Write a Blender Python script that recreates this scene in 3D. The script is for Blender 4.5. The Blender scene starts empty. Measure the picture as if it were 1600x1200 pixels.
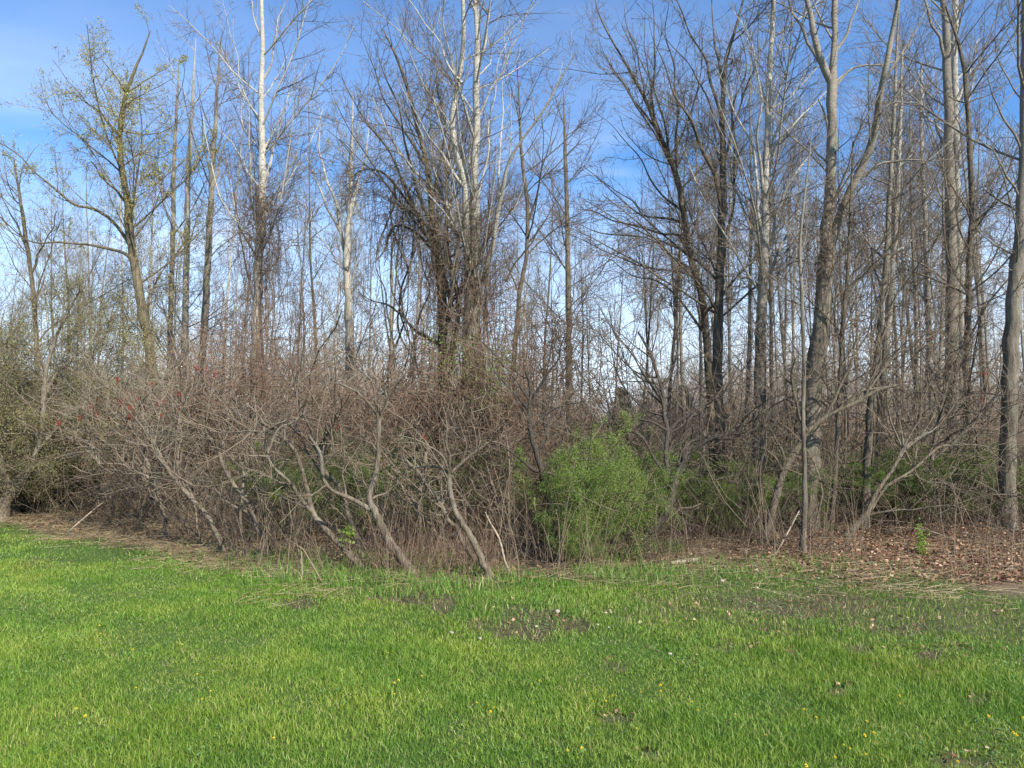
import bpy, math, random
import numpy as np
from mathutils import Vector
R = math.radians
SC = bpy.context.scene
COL = SC.collection

# ------------------------------------------------------------------ camera, sky, sun, exposure
F = 1150.0                      # focal length in pixels of the 1600 px wide photograph
HZ = 650.0                      # row of the horizon
CAMH = 1.6
TILT = math.atan((HZ - 600.0) / F)
cam = bpy.data.cameras.new('camera')
cam.sensor_width = 36.0
cam.lens = 36.0 * F / 1600.0
cam.clip_end = 2000.0
camo = bpy.data.objects.new('camera', cam)
COL.objects.link(camo)
camo.location = (0, 0, CAMH)
camo.rotation_euler = (math.pi / 2 + TILT, 0, 0)
SC.camera = camo

SUN_EL, SUN_AZ = R(38), R(142)   # azimuth clockwise from +Y: behind the camera, to the right
sd = Vector((math.sin(SUN_AZ) * math.cos(SUN_EL), math.cos(SUN_AZ) * math.cos(SUN_EL), math.sin(SUN_EL)))
world = bpy.data.worlds.new('World')
SC.world = world
world.use_nodes = True
nt = world.node_tree
nt.nodes.clear()
def wn(t, **k):
    n = nt.nodes.new(t)
    for a, b in k.items(): setattr(n, a, b)
    return n
sky = wn('ShaderNodeTexSky', sky_type='NISHITA', sun_disc=False, sun_elevation=SUN_EL, sun_rotation=SUN_AZ)
sky.altitude = 100; sky.air_density = 1.0; sky.dust_density = 0.6; sky.ozone_density = 2.2
tc = wn('ShaderNodeTexCoord')
sep = wn('ShaderNodeSeparateXYZ')
nt.links.new(tc.outputs['Generated'], sep.inputs[0])
# project the view direction on a cloud layer
zc = wn('ShaderNodeMath', operation='MAXIMUM'); nt.links.new(sep.outputs['Z'], zc.inputs[0]); zc.inputs[1].default_value = 0.0
za = wn('ShaderNodeMath', operation='ADD'); nt.links.new(zc.outputs[0], za.inputs[0]); za.inputs[1].default_value = 0.12
dv = wn('ShaderNodeVectorMath', operation='DIVIDE'); nt.links.new(tc.outputs['Generated'], dv.inputs[0])
cb = wn('ShaderNodeCombineXYZ')
for i in range(3): nt.links.new(za.outputs[0], cb.inputs[i])
nt.links.new(cb.outputs[0], dv.inputs[1])
no = wn('ShaderNodeTexNoise'); no.inputs['Scale'].default_value = 0.9; no.inputs['Detail'].default_value = 7; no.inputs['Roughness'].default_value = 0.55
no.inputs['Distortion'].default_value = 0.4
mp = wn('ShaderNodeMapping'); mp.inputs['Scale'].default_value = (0.7, 1.6, 1); mp.inputs['Location'].default_value = (3.3, 1.2, 0)
nt.links.new(dv.outputs[0], mp.inputs[0]); nt.links.new(mp.outputs[0], no.inputs['Vector'])
cr = wn('ShaderNodeMapRange'); cr.inputs['From Min'].default_value = 0.46; cr.inputs['From Max'].default_value = 0.70
nt.links.new(no.outputs['Fac'], cr.inputs['Value'])
# more cloud low down
lo = wn('ShaderNodeMapRange'); lo.inputs['From Min'].default_value = 0.42; lo.inputs['From Max'].default_value = 0.06
lo.inputs['To Min'].default_value = 0.12; lo.inputs['To Max'].default_value = 1.0
nt.links.new(sep.outputs['Z'], lo.inputs['Value'])
mu = wn('ShaderNodeMath', operation='MULTIPLY'); nt.links.new(cr.outputs[0], mu.inputs[0]); nt.links.new(lo.outputs[0], mu.inputs[1])
lo2 = wn('ShaderNodeMapRange'); lo2.inputs['From Min'].default_value = 0.32; lo2.inputs['From Max'].default_value = 0.0
lo2.inputs['To Min'].default_value = 0.0; lo2.inputs['To Max'].default_value = 0.92
nt.links.new(sep.outputs['Z'], lo2.inputs['Value'])
mx = wn('ShaderNodeMath', operation='MAXIMUM'); nt.links.new(mu.outputs[0], mx.inputs[0]); nt.links.new(lo2.outputs[0], mx.inputs[1])
mixc = wn('ShaderNodeMix', data_type='RGBA')
tint = wn('ShaderNodeMix', data_type='RGBA', blend_type='MULTIPLY'); tint.inputs[0].default_value = 1.0
tint.inputs[7].default_value = (0.58, 0.91, 1.22, 1)
nt.links.new(sky.outputs[0], tint.inputs[6])
nt.links.new(mx.outputs[0], mixc.inputs[0]); nt.links.new(tint.outputs[2], mixc.inputs[6]); mixc.inputs[7].default_value = (6.6, 7.3, 8.3, 1)
bg = wn('ShaderNodeBackground'); bg.inputs['Strength'].default_value = 0.104
nt.links.new(mixc.outputs[2], bg.inputs['Color'])
wo = wn('ShaderNodeOutputWorld'); nt.links.new(bg.outputs[0], wo.inputs['Surface'])

sun = bpy.data.lights.new('sun', 'SUN'); sun.energy = 5.0; sun.angle = R(0.5); sun.color = (1.0, 0.92, 0.79)
suno = bpy.data.objects.new('sun', sun); COL.objects.link(suno)
suno.rotation_euler = sd.to_track_quat('Z', 'Y').to_euler()
SC.view_settings.view_transform = 'Standard'; SC.view_settings.look = 'None'
SC.view_settings.exposure = 0.88; SC.view_settings.gamma = 1; SC.view_settings.use_curve_mapping = False
SC.render.engine = 'CYCLES'
SC.cycles.max_bounces = 5; SC.cycles.diffuse_bounces = 2; SC.cycles.glossy_bounces = 1; SC.cycles.transmission_bounces = 2
SC.cycles.use_adaptive_sampling = True

# ------------------------------------------------------------------ pixel of the photograph -> point at a distance
CT, ST = math.cos(TILT), math.sin(TILT)
def at(px, py, d):
    """point seen at pixel (px,py) whose y (distance from the camera plane) is d"""
    u = (px - 800.0) / F; v = (600.0 - py) / F
    x, y, z = u, CT - v * ST, ST + v * CT
    k = d / y
    return np.array((x * k, d, CAMH + z * k))
def ground_at(px, py):
    u = (px - 800.0) / F; v = (600.0 - py) / F
    x, y, z = u, CT - v * ST, ST + v * CT
    k = -CAMH / z
    return np.array((x * k, y * k, 0.0))
def smooth_noise(x, y):
    return (np.sin(x * 1.3 + 0.7 * np.sin(y * 0.9)) * np.cos(y * 1.1 + 1.3) + 0.5 * np.sin(x * 2.9 + y * 2.1 + 0.4) * np.cos(y * 3.1 - x * 1.2))
def gz(x, y):
    """height of the ground"""
    x = np.asarray(x, float); y = np.asarray(y, float)
    z = 0.022 * smooth_noise(x, y) * np.clip((y - 2) / 4, 0.2, 1)
    z = z + 0.012 * np.sin(x * 6.1 + y * 2.2) * np.sin(y * 5.3 - x)
    # a low bank of leaves at the right, behind the lawn
    m = np.clip((x - 1.6) / 2.0, 0, 1) * np.exp(-((y - 9.6) / 1.6) ** 2)
    z = z + 0.10 * m
    far = np.clip((y - 20) / 60, 0, 1)
    return z + far * 0.5 * (0.5 + 0.5 * np.sin(x * 0.05))

# ------------------------------------------------------------------ scene bookkeeping
def tag(o, label=None, cat=None, group=None, kind=None):
    if label: o['label'] = label
    if cat: o['category'] = cat
    if group: o['group'] = group
    if kind: o['kind'] = kind
    return o
def empty(name, loc, label, cat, group=None):
    o = bpy.data.objects.new(name, None); COL.objects.link(o)
    o.location = tuple(float(c) for c in loc); o.empty_display_size = 0.2
    return tag(o, label, cat, group)
def copy_tree(root):
    c = root.copy(); COL.objects.link(c)
    for ch in root.children:
        d = ch.copy(); COL.objects.link(d); d.parent = c
        for g in ch.children:
            e = g.copy(); COL.objects.link(e); e.parent = d
    return c

# ------------------------------------------------------------------ mesh building with numpy
class Geo:
    def __init__(s): s.v = []; s.f = []; s.fm = []; s.n = 0
    def add(s, v, f, mat=0):
        v = np.asarray(v, np.float32).reshape(-1, 3); f = np.asarray(f, np.int64)
        s.v.append(v); s.f.append(f + s.n); s.fm.append(np.full(len(f), mat, np.int32)); s.n += len(v)
    def tubes(s, P, Rr, k=4, mat=0, jitter=None, cap=True):
        """P (m,n,3) polylines, Rr (m,n) radii"""
        P = np.asarray(P, float)
        if len(P) == 0: return
        m, n, _ = P.shape
        T = np.empty_like(P); T[:, 1:-1] = P[:, 2:] - P[:, :-2]; T[:, 0] = P[:, 1] - P[:, 0]; T[:, -1] = P[:, -1] - P[:, -2]
        T /= np.linalg.norm(T, axis=2, keepdims=True) + 1e-9
        ch = P[:, -1] - P[:, 0]; ch /= np.linalg.norm(ch, axis=1, keepdims=True) + 1e-9
        ax = np.where(np.abs(ch[:, 2:3]) > 0.8, np.array([[1.0, 0.13, 0]]), np.array([[0, 0.1, 1.0]]))
        u0 = np.cross(ch, ax); u0 /= np.linalg.norm(u0, axis=1, keepdims=True) + 1e-9
        U = u0[:, None, :] - T * np.sum(T * u0[:, None, :], axis=2, keepdims=True)
        U /= np.linalg.norm(U, axis=2, keepdims=True) + 1e-9
        V = np.cross(T, U)
        a = np.arange(k) * 2 * np.pi / k
        rad = np.repeat(Rr[:, :, None], k, axis=2)
        if jitter is not None: rad = rad * jitter
        vv = P[:, :, None, :] + rad[..., None] * (np.cos(a)[None, None, :, None] * U[:, :, None, :] + np.sin(a)[None, None, :, None] * V[:, :, None, :])
        idx = np.arange(m * n * k).reshape(m, n, k)
        q = np.stack([idx[:, :-1, :], np.roll(idx[:, :-1, :], -1, 2), np.roll(idx[:, 1:, :], -1, 2), idx[:, 1:, :]], axis=-1).reshape(-1, 4)
        s.add(vv.reshape(-1, 3), q, mat)
    def quads(s, V, mat=0):
        V = np.asarray(V, float); m = len(V)
        if m == 0: return
        s.add(V.reshape(-1, 3), np.arange(m * 4).reshape(m, 4), mat)
    def obj(s, name, mats, parent=None, origin=(0, 0, 0), smooth=True):
        me = bpy.data.meshes.new(name)
        v = np.concatenate(s.v) - np.asarray(origin, np.float32)
        f = np.concatenate(s.f); fm = np.concatenate(s.fm)
        me.vertices.add(len(v)); me.vertices.foreach_set('co', v.astype(np.float32).ravel())
        me.loops.add(f.size); me.loops.foreach_set('vertex_index', f.astype(np.int32).ravel())
        me.polygons.add(len(f)); me.polygons.foreach_set('loop_start', (np.arange(len(f)) * f.shape[1]).astype(np.int32))
        me.polygons.foreach_set('loop_total', np.full(len(f), f.shape[1], np.int32))
        me.polygons.foreach_set('material_index', fm)
        me.polygons.foreach_set('use_smooth', np.full(len(f), smooth, bool))
        for mt in (mats if isinstance(mats, (list, tuple)) else [mats]): me.materials.append(mt)
        me.update(calc_edges=True)
        o = bpy.data.objects.new(name, me); COL.objects.link(o)
        if parent is not None: o.parent = parent
        return o

def unit(v): return v / (np.linalg.norm(v, axis=-1, keepdims=True) + 1e-9)
def resample(pts, n):
    """Catmull-Rom resample of (k,c) control rows to n rows by arc length"""
    p = np.asarray(pts, float); k = len(p)
    q = np.vstack([2 * p[0] - p[1], p, 2 * p[-1] - p[-2]])
    out = []
    for i in range(k - 1):
        a, b, c, d = q[i:i + 4]
        t = np.linspace(0, 1, 9)[:-1][:, None]
        out.append(0.5 * ((2 * b) + (-a + c) * t + (2 * a - 5 * b + 4 * c - d) * t ** 2 + (-a + 3 * b - 3 * c + d) * t ** 3))
    out.append(p[-1:]); o = np.vstack(out)
    s = np.r_[0, np.cumsum(np.linalg.norm(np.diff(o[:, :3], axis=0), axis=1))]
    tt = np.linspace(0, s[-1], n)
    return np.stack([np.interp(tt, s, o[:, j]) for j in range(o.shape[1])], axis=1)

def grow(rng, P, Rr, per_m=None, count=None, t0=0.2, t1=1.0, ratio=0.5, lmin=0.1, lmax=9, ang=(30, 60), up=0.1, wander=0.15,
         npts=5, rr=0.6, slim=0.012, rmin=0.001, tipr=0.3, front=1.0, lenpow=0.5, grav=0.0):
    """children of the polylines P: returns (P2, R2)"""
    m, n, _ = P.shape
    seg = np.linalg.norm(np.diff(P, axis=1), axis=2); L = seg.sum(1)
    c = (np.full(m, count, float) if count is not None else per_m * L * (t1 - t0))
    c = np.floor(c + rng.random(m)).astype(int)
    idx = np.repeat(np.arange(m), c)
    if len(idx) == 0: return np.zeros((0, npts, 3)), np.zeros((0, npts))
    M = len(idx)
    t = t0 + (t1 - t0) * rng.random(M) ** front
    x = t * (n - 1); i0 = np.clip(x.astype(int), 0, n - 2); fr = (x - i0)[:, None]
    A = P[idx, i0]; B = P[idx, i0 + 1]
    base = A * (1 - fr) + B * fr
    T = unit(B - A)
    r0 = Rr[idx, i0] * (1 - fr[:, 0]) + Rr[idx, i0 + 1] * fr[:, 0]
    rv = unit(rng.normal(size=(M, 3)))
    perp = unit(np.cross(T, rv))
    a = np.radians(rng.uniform(ang[0], ang[1], M))[:, None]
    d = unit(np.cos(a) * T + np.sin(a) * perp)
    length = L[idx] * ratio * (1.05 - t) ** lenpow * rng.uniform(0.55, 1.25, M)
    length = np.clip(length, lmin, lmax)
    pts = [base]; p = base
    st = (length / (npts - 1))[:, None]
    curve = unit(rng.normal(size=(M, 3))) * wander * 0.8
    for j in range(npts - 1):
        p = p + d * st; pts.append(p)
        d = unit(d + rng.normal(size=(M, 3)) * wander + curve + np.array([0, 0, up]) - np.array([0, 0, grav * j]))
    P2 = np.stack(pts, 1)
    rb = np.minimum(r0 * rr, length * slim + rmin)
    rb = np.maximum(rb, rmin)
    tp = np.linspace(1, tipr, npts)[None, :]
    R2 = np.maximum(rb[:, None] * tp, rmin * 0.8)
    return P2, R2

def leaves_on(rng, P, n, size=(0.01, 0.02), spread=0.02, t0=0.2):
    m, k, _ = P.shape
    idx = np.minimum((m * (rng.random(n) ** 1.7)).astype(int), m - 1); idx = rng.permutation(m // 12 + 1)[idx // 12] * 12 + idx % 12; idx = np.minimum(idx, m - 1); t = (t0 + (1 - t0) * rng.random(n)) * (k - 1); i0 = np.clip(t.astype(int), 0, k - 2); fr = (t - i0)[:, None]
    c = P[idx, i0] * (1 - fr) + P[idx, i0 + 1] * fr + rng.normal(size=(n, 3)) * spread
    a = unit(rng.normal(size=(n, 3)) + np.array([0, 0, 0.3])); b = unit(np.cross(a, rng.normal(size=(n, 3))))
    s = rng.uniform(size[0], size[1], n)[:, None]
    q = np.stack([c, c + a * s * 0.5 + b * s * 0.32, c + a * s, c + a * s * 0.5 - b * s * 0.32], 1)
    return q

# ------------------------------------------------------------------ materials
def new_mat(name):
    m = bpy.data.materials.new(name); m.use_nodes = True
    nt = m.node_tree; nt.nodes.clear()
    out = nt.nodes.new('ShaderNodeOutputMaterial')
    b = nt.nodes.new('ShaderNodeBsdfPrincipled'); nt.links.new(b.outputs[0], out.inputs[0])
    b.inputs['Roughness'].default_value = 0.8; b.inputs['Specular IOR Level'].default_value = 0.25
    return m, nt, b, out
def N(nt, t, **k):
    n = nt.nodes.new(t)
    for a, b in k.items(): setattr(n, a, b)
    return n
def ramp(nt, fac, stops):
    r = nt.nodes.new('ShaderNodeValToRGB'); e = r.color_ramp.elements
    while len(e) < len(stops): e.new(0.5)
    for el, (p, c) in zip(e, stops): el.position = p; el.color = (*c, 1)
    nt.links.new(fac, r.inputs[0]); return r.outputs[0]
def noise(nt, vec, scale, detail=4, rough=0.6, stretch=None):
    n = nt.nodes.new('ShaderNodeTexNoise'); n.inputs['Scale'].default_value = scale; n.inputs['Detail'].default_value = detail; n.inputs['Roughness'].default_value = rough
    if stretch is not None:
        mp = nt.nodes.new('ShaderNodeMapping'); mp.inputs['Scale'].default_value = stretch; nt.links.new(vec, mp.inputs[0]); vec = mp.outputs[0]
    nt.links.new(vec, n.inputs['Vector']); return n.outputs['Fac']
def mix(nt, fac, a, b, blend='MIX'):
    m = N(nt, 'ShaderNodeMix', data_type='RGBA', blend_type=blend)
    if isinstance(fac, (int, float)): m.inputs[0].default_value = fac
    else: nt.links.new(fac, m.inputs[0])
    for s, c in ((6, a), (7, b)):
        if isinstance(c, tuple): m.inputs[s].default_value = (*c, 1)
        else: nt.links.new(c, m.inputs[s])
    return m.outputs[2]
def mrange(nt, v, a, b, c=0.0, d=1.0):
    m = nt.nodes.new('ShaderNodeMapRange'); nt.links.new(v, m.inputs['Value'])
    m.inputs['From Min'].default_value = a; m.inputs['From Max'].default_value = b; m.inputs['To Min'].default_value = c; m.inputs['To Max'].default_value = d
    return m.outputs[0]
def add_bump(nt, b, h, strength, dist=0.02):
    bp = nt.nodes.new('ShaderNodeBump'); bp.inputs['Strength'].default_value = strength; bp.inputs['Distance'].default_value = dist
    nt.links.new(h, bp.inputs['Height']); nt.links.new(bp.outputs[0], b.inputs['Normal'])

def bark_poplar(name, white=(0.50, 0.475, 0.41), low=(0.225, 0.19, 0.145), z0=2.2, z1=5.6):
    m, nt, b, out = new_mat(name)
    tc = N(nt, 'ShaderNodeTexCoord'); o = tc.outputs['Object']
    sp = N(nt, 'ShaderNodeSeparateXYZ'); nt.links.new(o, sp.inputs[0])
    n0 = noise(nt, o, 1.1, 3)
    zz = N(nt, 'ShaderNodeMath', operation='ADD'); nt.links.new(sp.outputs['Z'], zz.inputs[0])
    nn = mrange(nt, n0, 0.3, 0.7, -1.2, 1.2); nt.links.new(nn, zz.inputs[1])
    h = mrange(nt, zz.outputs[0], z0, z1)
    marks = noise(nt, o, 9, 5, 0.7, (1.2, 1.2, 6))            # short dark dashes across the bark
    wcol = mix(nt, mrange(nt, marks, 0.60, 0.68), white, (0.07, 0.06, 0.05))
    wcol = mix(nt, mrange(nt, noise(nt, o, 30, 4, 0.7, (0.7, 0.7, 4)), 0.56, 0.7, 0, 0.7), wcol, tuple(c * 0.35 for c in white))
    wcol = mix(nt, mrange(nt, noise(nt, o, 2.3, 4), 0.45, 0.75), wcol, tuple(c * 0.62 for c in white))
    fur = noise(nt, o, 16, 6, 0.7, (1.6, 1.6, 0.22))          # upright furrows low down
    lcol = mix(nt, mrange(nt, fur, 0.40, 0.62), tuple(c * 0.42 for c in low), low)
    lcol = mix(nt, mrange(nt, noise(nt, o, 3, 4), 0.5, 0.8), lcol, (0.24, 0.23, 0.17))
    lcol = mix(nt, mrange(nt, noise(nt, o, 38, 5, 0.75, (1.5, 1.5, 0.3)), 0.50, 0.64, 0, 0.85), lcol, (0.07, 0.056, 0.04))
    col = mix(nt, h, lcol, wcol)
    oi = N(nt, 'ShaderNodeObjectInfo')
    col = mix(nt, mrange(nt, oi.outputs['Random'], 0, 1, 0, 0.45), col, (0.6, 0.6, 0.6), 'MULTIPLY')
    nt.links.new(col, b.inputs['Base Color'])
    hh = mix(nt, h, fur, marks)
    add_bump(nt, b, hh, 1.0, 0.03)
    return m
def bark_dark(name, a=(0.20, 0.165, 0.12), d=(0.06, 0.05, 0.037), moss=(0.17, 0.155, 0.09), mossamt=0.5):
    m, nt, b, out = new_mat(name)
    tc = N(nt, 'ShaderNodeTexCoord'); o = tc.outputs['Object']
    fur = noise(nt, o, 18, 6, 0.7, (1.5, 1.5, 0.3))
    col = mix(nt, mrange(nt, fur, 0.36, 0.62), d, a)
    col = mix(nt, mrange(nt, noise(nt, o, 2.2, 5), 0.48, 0.75, 0, mossamt), col, moss)
    col = mix(nt, mrange(nt, noise(nt, o, 45, 5, 0.75, (1.4, 1.4, 0.35)), 0.50, 0.64, 0, 0.7), col, d)
    oi = N(nt, 'ShaderNodeObjectInfo')
    col = mix(nt, mrange(nt, oi.outputs['Random'], 0, 1, 0, 0.3), col, (0.65, 0.62, 0.6), 'MULTIPLY')
    nt.links.new(col, b.inputs['Base Color']); add_bump(nt, b, fur, 1.0, 0.04)
    return m
def twig_mat(name, a, c, rnd=0.4):
    m, nt, b, out = new_mat(name)
    g = N(nt, 'ShaderNodeNewGeometry')
    tc = N(nt, 'ShaderNodeTexCoord')
    col = mix(nt, g.outputs['Random Per Island'], a, c)
    col = mix(nt, mrange(nt, noise(nt, tc.outputs['Object'], 14, 3), 0.45, 0.7, 0, 0.6), col, tuple(x * 0.5 for x in a))
    oi = N(nt, 'ShaderNodeObjectInfo')
    col = mix(nt, mrange(nt, oi.outputs['Random'], 0, 1, 0, rnd), col, (0.55, 0.53, 0.5), 'MULTIPLY')
    nt.links.new(col, b.inputs['Base Color']); b.inputs['Roughness'].default_value = 0.7
    return m
def leaf_mat(name, stops, trans=0.4, rough=0.6, world_noise=None):
    m, nt, b, out = new_mat(name)
    g = N(nt, 'ShaderNodeNewGeometry')
    col = ramp(nt, g.outputs['Random Per Island'], stops)
    if world_noise:
        tc = N(nt, 'ShaderNodeTexCoord')
        sc, amt, c2 = world_noise
        col = mix(nt, mrange(nt, noise(nt, tc.outputs['Object'], sc, 4), 0.40, 0.68, 0, amt), col, c2, 'MULTIPLY')
        col = mix(nt, mrange(nt, noise(nt, tc.outputs['Object'], sc * 3.1, 4), 0.42, 0.66, 0, 0.55), col, (0.62, 0.80, 0.70), 'MULTIPLY')
        col = mix(nt, mrange(nt, noise(nt, tc.outputs['Object'], sc * 0.6, 3), 0.46, 0.66, 0, 0.5), col, (1.18, 1.0, 0.85), 'MULTIPLY')
    nt.links.new(col, b.inputs['Base Color']); b.inputs['Roughness'].default_value = rough
    if trans:
        t = N(nt, 'ShaderNodeBsdfTranslucent'); nt.links.new(col, t.inputs['Color'])
        ms = N(nt, 'ShaderNodeMixShader'); ms.inputs[0].default_value = trans
        nt.links.new(b.outputs[0], ms.inputs[1]); nt.links.new(t.outputs[0], ms.inputs[2]); nt.links.new(ms.outputs[0], out.inputs[0])
    return m

MB_WHITE = bark_poplar('white_poplar_bark')
MB_GREY = bark_poplar('grey_poplar_bark', white=(0.30, 0.27, 0.22), low=(0.21, 0.178, 0.135), z0=2, z1=6)
MB_DARK = bark_dark('dark_bark')
MB_OLIVE = bark_dark('olive_bark', a=(0.20, 0.17, 0.11), d=(0.07, 0.058, 0.04), moss=(0.18, 0.165, 0.085), mossamt=0.6)
MB_SUMAC = bark_dark('sumac_bark', a=(0.225, 0.185, 0.135), d=(0.08, 0.063, 0.046), moss=(0.34, 0.31, 0.25), mossamt=0.7)
MB_BLACK = bark_dark('blackish_bark', a=(0.10, 0.085, 0.07), d=(0.03, 0.025, 0.02), moss=(0.14, 0.12, 0.09), mossamt=0.4)
MT_PALE = twig_mat('pale_twigs', (0.31, 0.26, 0.20), (0.17, 0.138, 0.105))
MT_BROWN = twig_mat('brown_twigs', (0.205, 0.158, 0.115), (0.105, 0.082, 0.062))
MT_GREY = twig_mat('grey_twigs', (0.22, 0.178, 0.13), (0.12, 0.095, 0.07))
MT_OLIVE = twig_mat('olive_twigs', (0.24, 0.20, 0.11), (0.14, 0.118, 0.07))
MT_RED = twig_mat('red_brown_twigs', (0.27, 0.175, 0.12), (0.135, 0.09, 0.065))
MT_TAN = twig_mat('tan_stems', (0.28, 0.22, 0.155), (0.14, 0.105, 0.075))
MT_VINE = twig_mat('vine_stems', (0.155, 0.105, 0.07), (0.075, 0.052, 0.038))
ML_BUD = leaf_mat('yellow_buds', [(0, (0.32, 0.30, 0.08)), (0.6, (0.42, 0.37, 0.12)), (1, (0.24, 0.24, 0.08))], 0.3)
ML_CATKIN = leaf_mat('brown_catkins', [(0, (0.20, 0.13, 0.09)), (1, (0.30, 0.22, 0.13))], 0.1)
ML_GREEN = leaf_mat('spring_leaves', [(0, (0.06, 0.11, 0.02)), (0.5, (0.125, 0.205, 0.038)), (1, (0.24, 0.32, 0.07))], 0.25)
ML_DULL = leaf_mat('dull_leaves', [(0, (0.07, 0.13, 0.025)), (0.5, (0.12, 0.20, 0.04)), (1, (0.19, 0.27, 0.06))], 0.35)
ML_APPLE = leaf_mat('apple_leaves', [(0, (0.13, 0.135, 0.06)), (0.5, (0.21, 0.205, 0.09)), (1, (0.32, 0.29, 0.14))], 0.3)
ML_LIME = leaf_mat('lime_leaves', [(0, (0.15, 0.26, 0.04)), (1, (0.25, 0.35, 0.07))], 0.4)
ML_RED = leaf_mat('sumac_fruit_red', [(0, (0.18, 0.016, 0.014)), (1, (0.38, 0.04, 0.03))], 0.0)
ML_NEEDLE = leaf_mat('conifer_needles', [(0, (0.05, 0.08, 0.04)), (1, (0.09, 0.12, 0.06))], 0.1)
ML_DEAD = leaf_mat('dead_leaves', [(0, (0.11, 0.05, 0.032)), (0.4, (0.22, 0.11, 0.065)), (0.75, (0.33, 0.19, 0.115)), (1, (0.50, 0.38, 0.27))], 0.1)
ML_STRAW = leaf_mat('dry_straw', [(0, (0.18, 0.125, 0.07)), (0.5, (0.30, 0.23, 0.13)), (1, (0.46, 0.38, 0.25))], 0.15)
ML_GRASS = leaf_mat('grass_blades', [(0, (0.10, 0.18, 0.02)), (0.45, (0.21, 0.33, 0.045)), (0.8, (0.32, 0.43, 0.075)), (0.93, (0.45, 0.52, 0.13)), (1, (0.60, 0.50, 0.25))], 0.4, 0.45,
                    world_noise=(1.1, 0.9, (0.50, 0.72, 0.60)))
ML_WEED = leaf_mat('clover_leaves', [(0, (0.06, 0.14, 0.04)), (1, (0.14, 0.24, 0.07))], 0.2)
ML_TUFT = leaf_mat('tall_grass_blades', [(0, (0.07, 0.15, 0.03)), (0.6, (0.14, 0.27, 0.045)), (0.9, (0.22, 0.34, 0.07)), (1, (0.45, 0.38, 0.20))], 0.35, 0.5)
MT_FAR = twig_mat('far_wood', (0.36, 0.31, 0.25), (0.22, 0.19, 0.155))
MT_SHADED_BRUSH = twig_mat('shaded_brush', (0.15, 0.11, 0.08), (0.06, 0.045, 0.035))  # brown canes coloured darker: the thicket's inner shade is painted in
MB_PALEWOOD = twig_mat('bleached_wood', (0.36, 0.30, 0.22), (0.28, 0.23, 0.17), 0.3)

# ------------------------------------------------------------------ ground
EDGE = np.array([ground_at(*p)[:2] for p in [(-500, 786), (-150, 800), (0, 818), (130, 838), (260, 862), (330, 882), (430, 905), (560, 915), (700, 912), (860, 905), (960, 905),
                                              (1100, 896), (1230, 895), (1330, 905), (1420, 905), (1500, 918), (1620, 935), (1800, 950), (2300, 960)]])
ang_edge = EDGE[:, 0] / EDGE[:, 1]
def edge_y(x, y):
    """distance of the lawn's far edge in the direction of (x,y)"""
    return np.interp(x / np.maximum(y, 0.1), ang_edge, EDGE[:, 1])
BARE = [  # px, py, rx (px), ry (px), strength : worn muddy patches
    (830, 968, 95, 24, .8), (1250, 940, 150, 20, .75), (1400, 978, 85, 11, .7), (965, 1112, 32, 8, .9), (1012, 1172, 22, 7, 1), (1310, 1078, 32, 9, .9),
    (1325, 1012, 30, 8, .95), (1440, 1016, 26, 8, .9), (1480, 1178, 70, 12, .9), (640, 932, 48, 10, .9), (690, 940, 30, 12, .8), (470, 937, 40, 9, .8),
    (1560, 948, 50, 12, .3), (1050, 948, 60, 14, .6), (1510, 1090, 30, 7, .8), (960, 1035, 22, 10, .7), (1240, 1015, 18, 9, .7), (1140, 1010, 50, 9, .6), (1340, 915, 90, 7, .6),
    (60, 880, 30, 8, .5), (1075, 1032, 18, 6, .6), (1490, 1010, 30, 6, .6), (1300, 952, 300, 36, .55), (1120, 938, 160, 26, .5), (1520, 965, 160, 30, .6), (850, 955, 190, 32, .35), (620, 925, 120, 16, .4), (1400, 1030, 160, 28, .35), (1180, 985, 120, 20, .3)]
def bare_mask(x, y):
    out = np.zeros_like(x)
    px = 800 + F * x / y; py = HZ + F * CAMH / y
    wob = 0.35 * np.sin(px * 0.11 + py * 0.07) + 0.3 * np.sin(px * 0.043 - py * 0.19) + 0.25 * np.sin(px * 0.23 + 1) * np.cos(py * 0.31)
    for a, b, rx, ry, s in BARE:
        r = np.sqrt(((px - a) / rx) ** 2 + ((py - b) / ry) ** 2) + wob * 0.45
        out = np.maximum(out, s * np.clip((1.35 - r) / 0.7, 0, 1))
    return out
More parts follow.
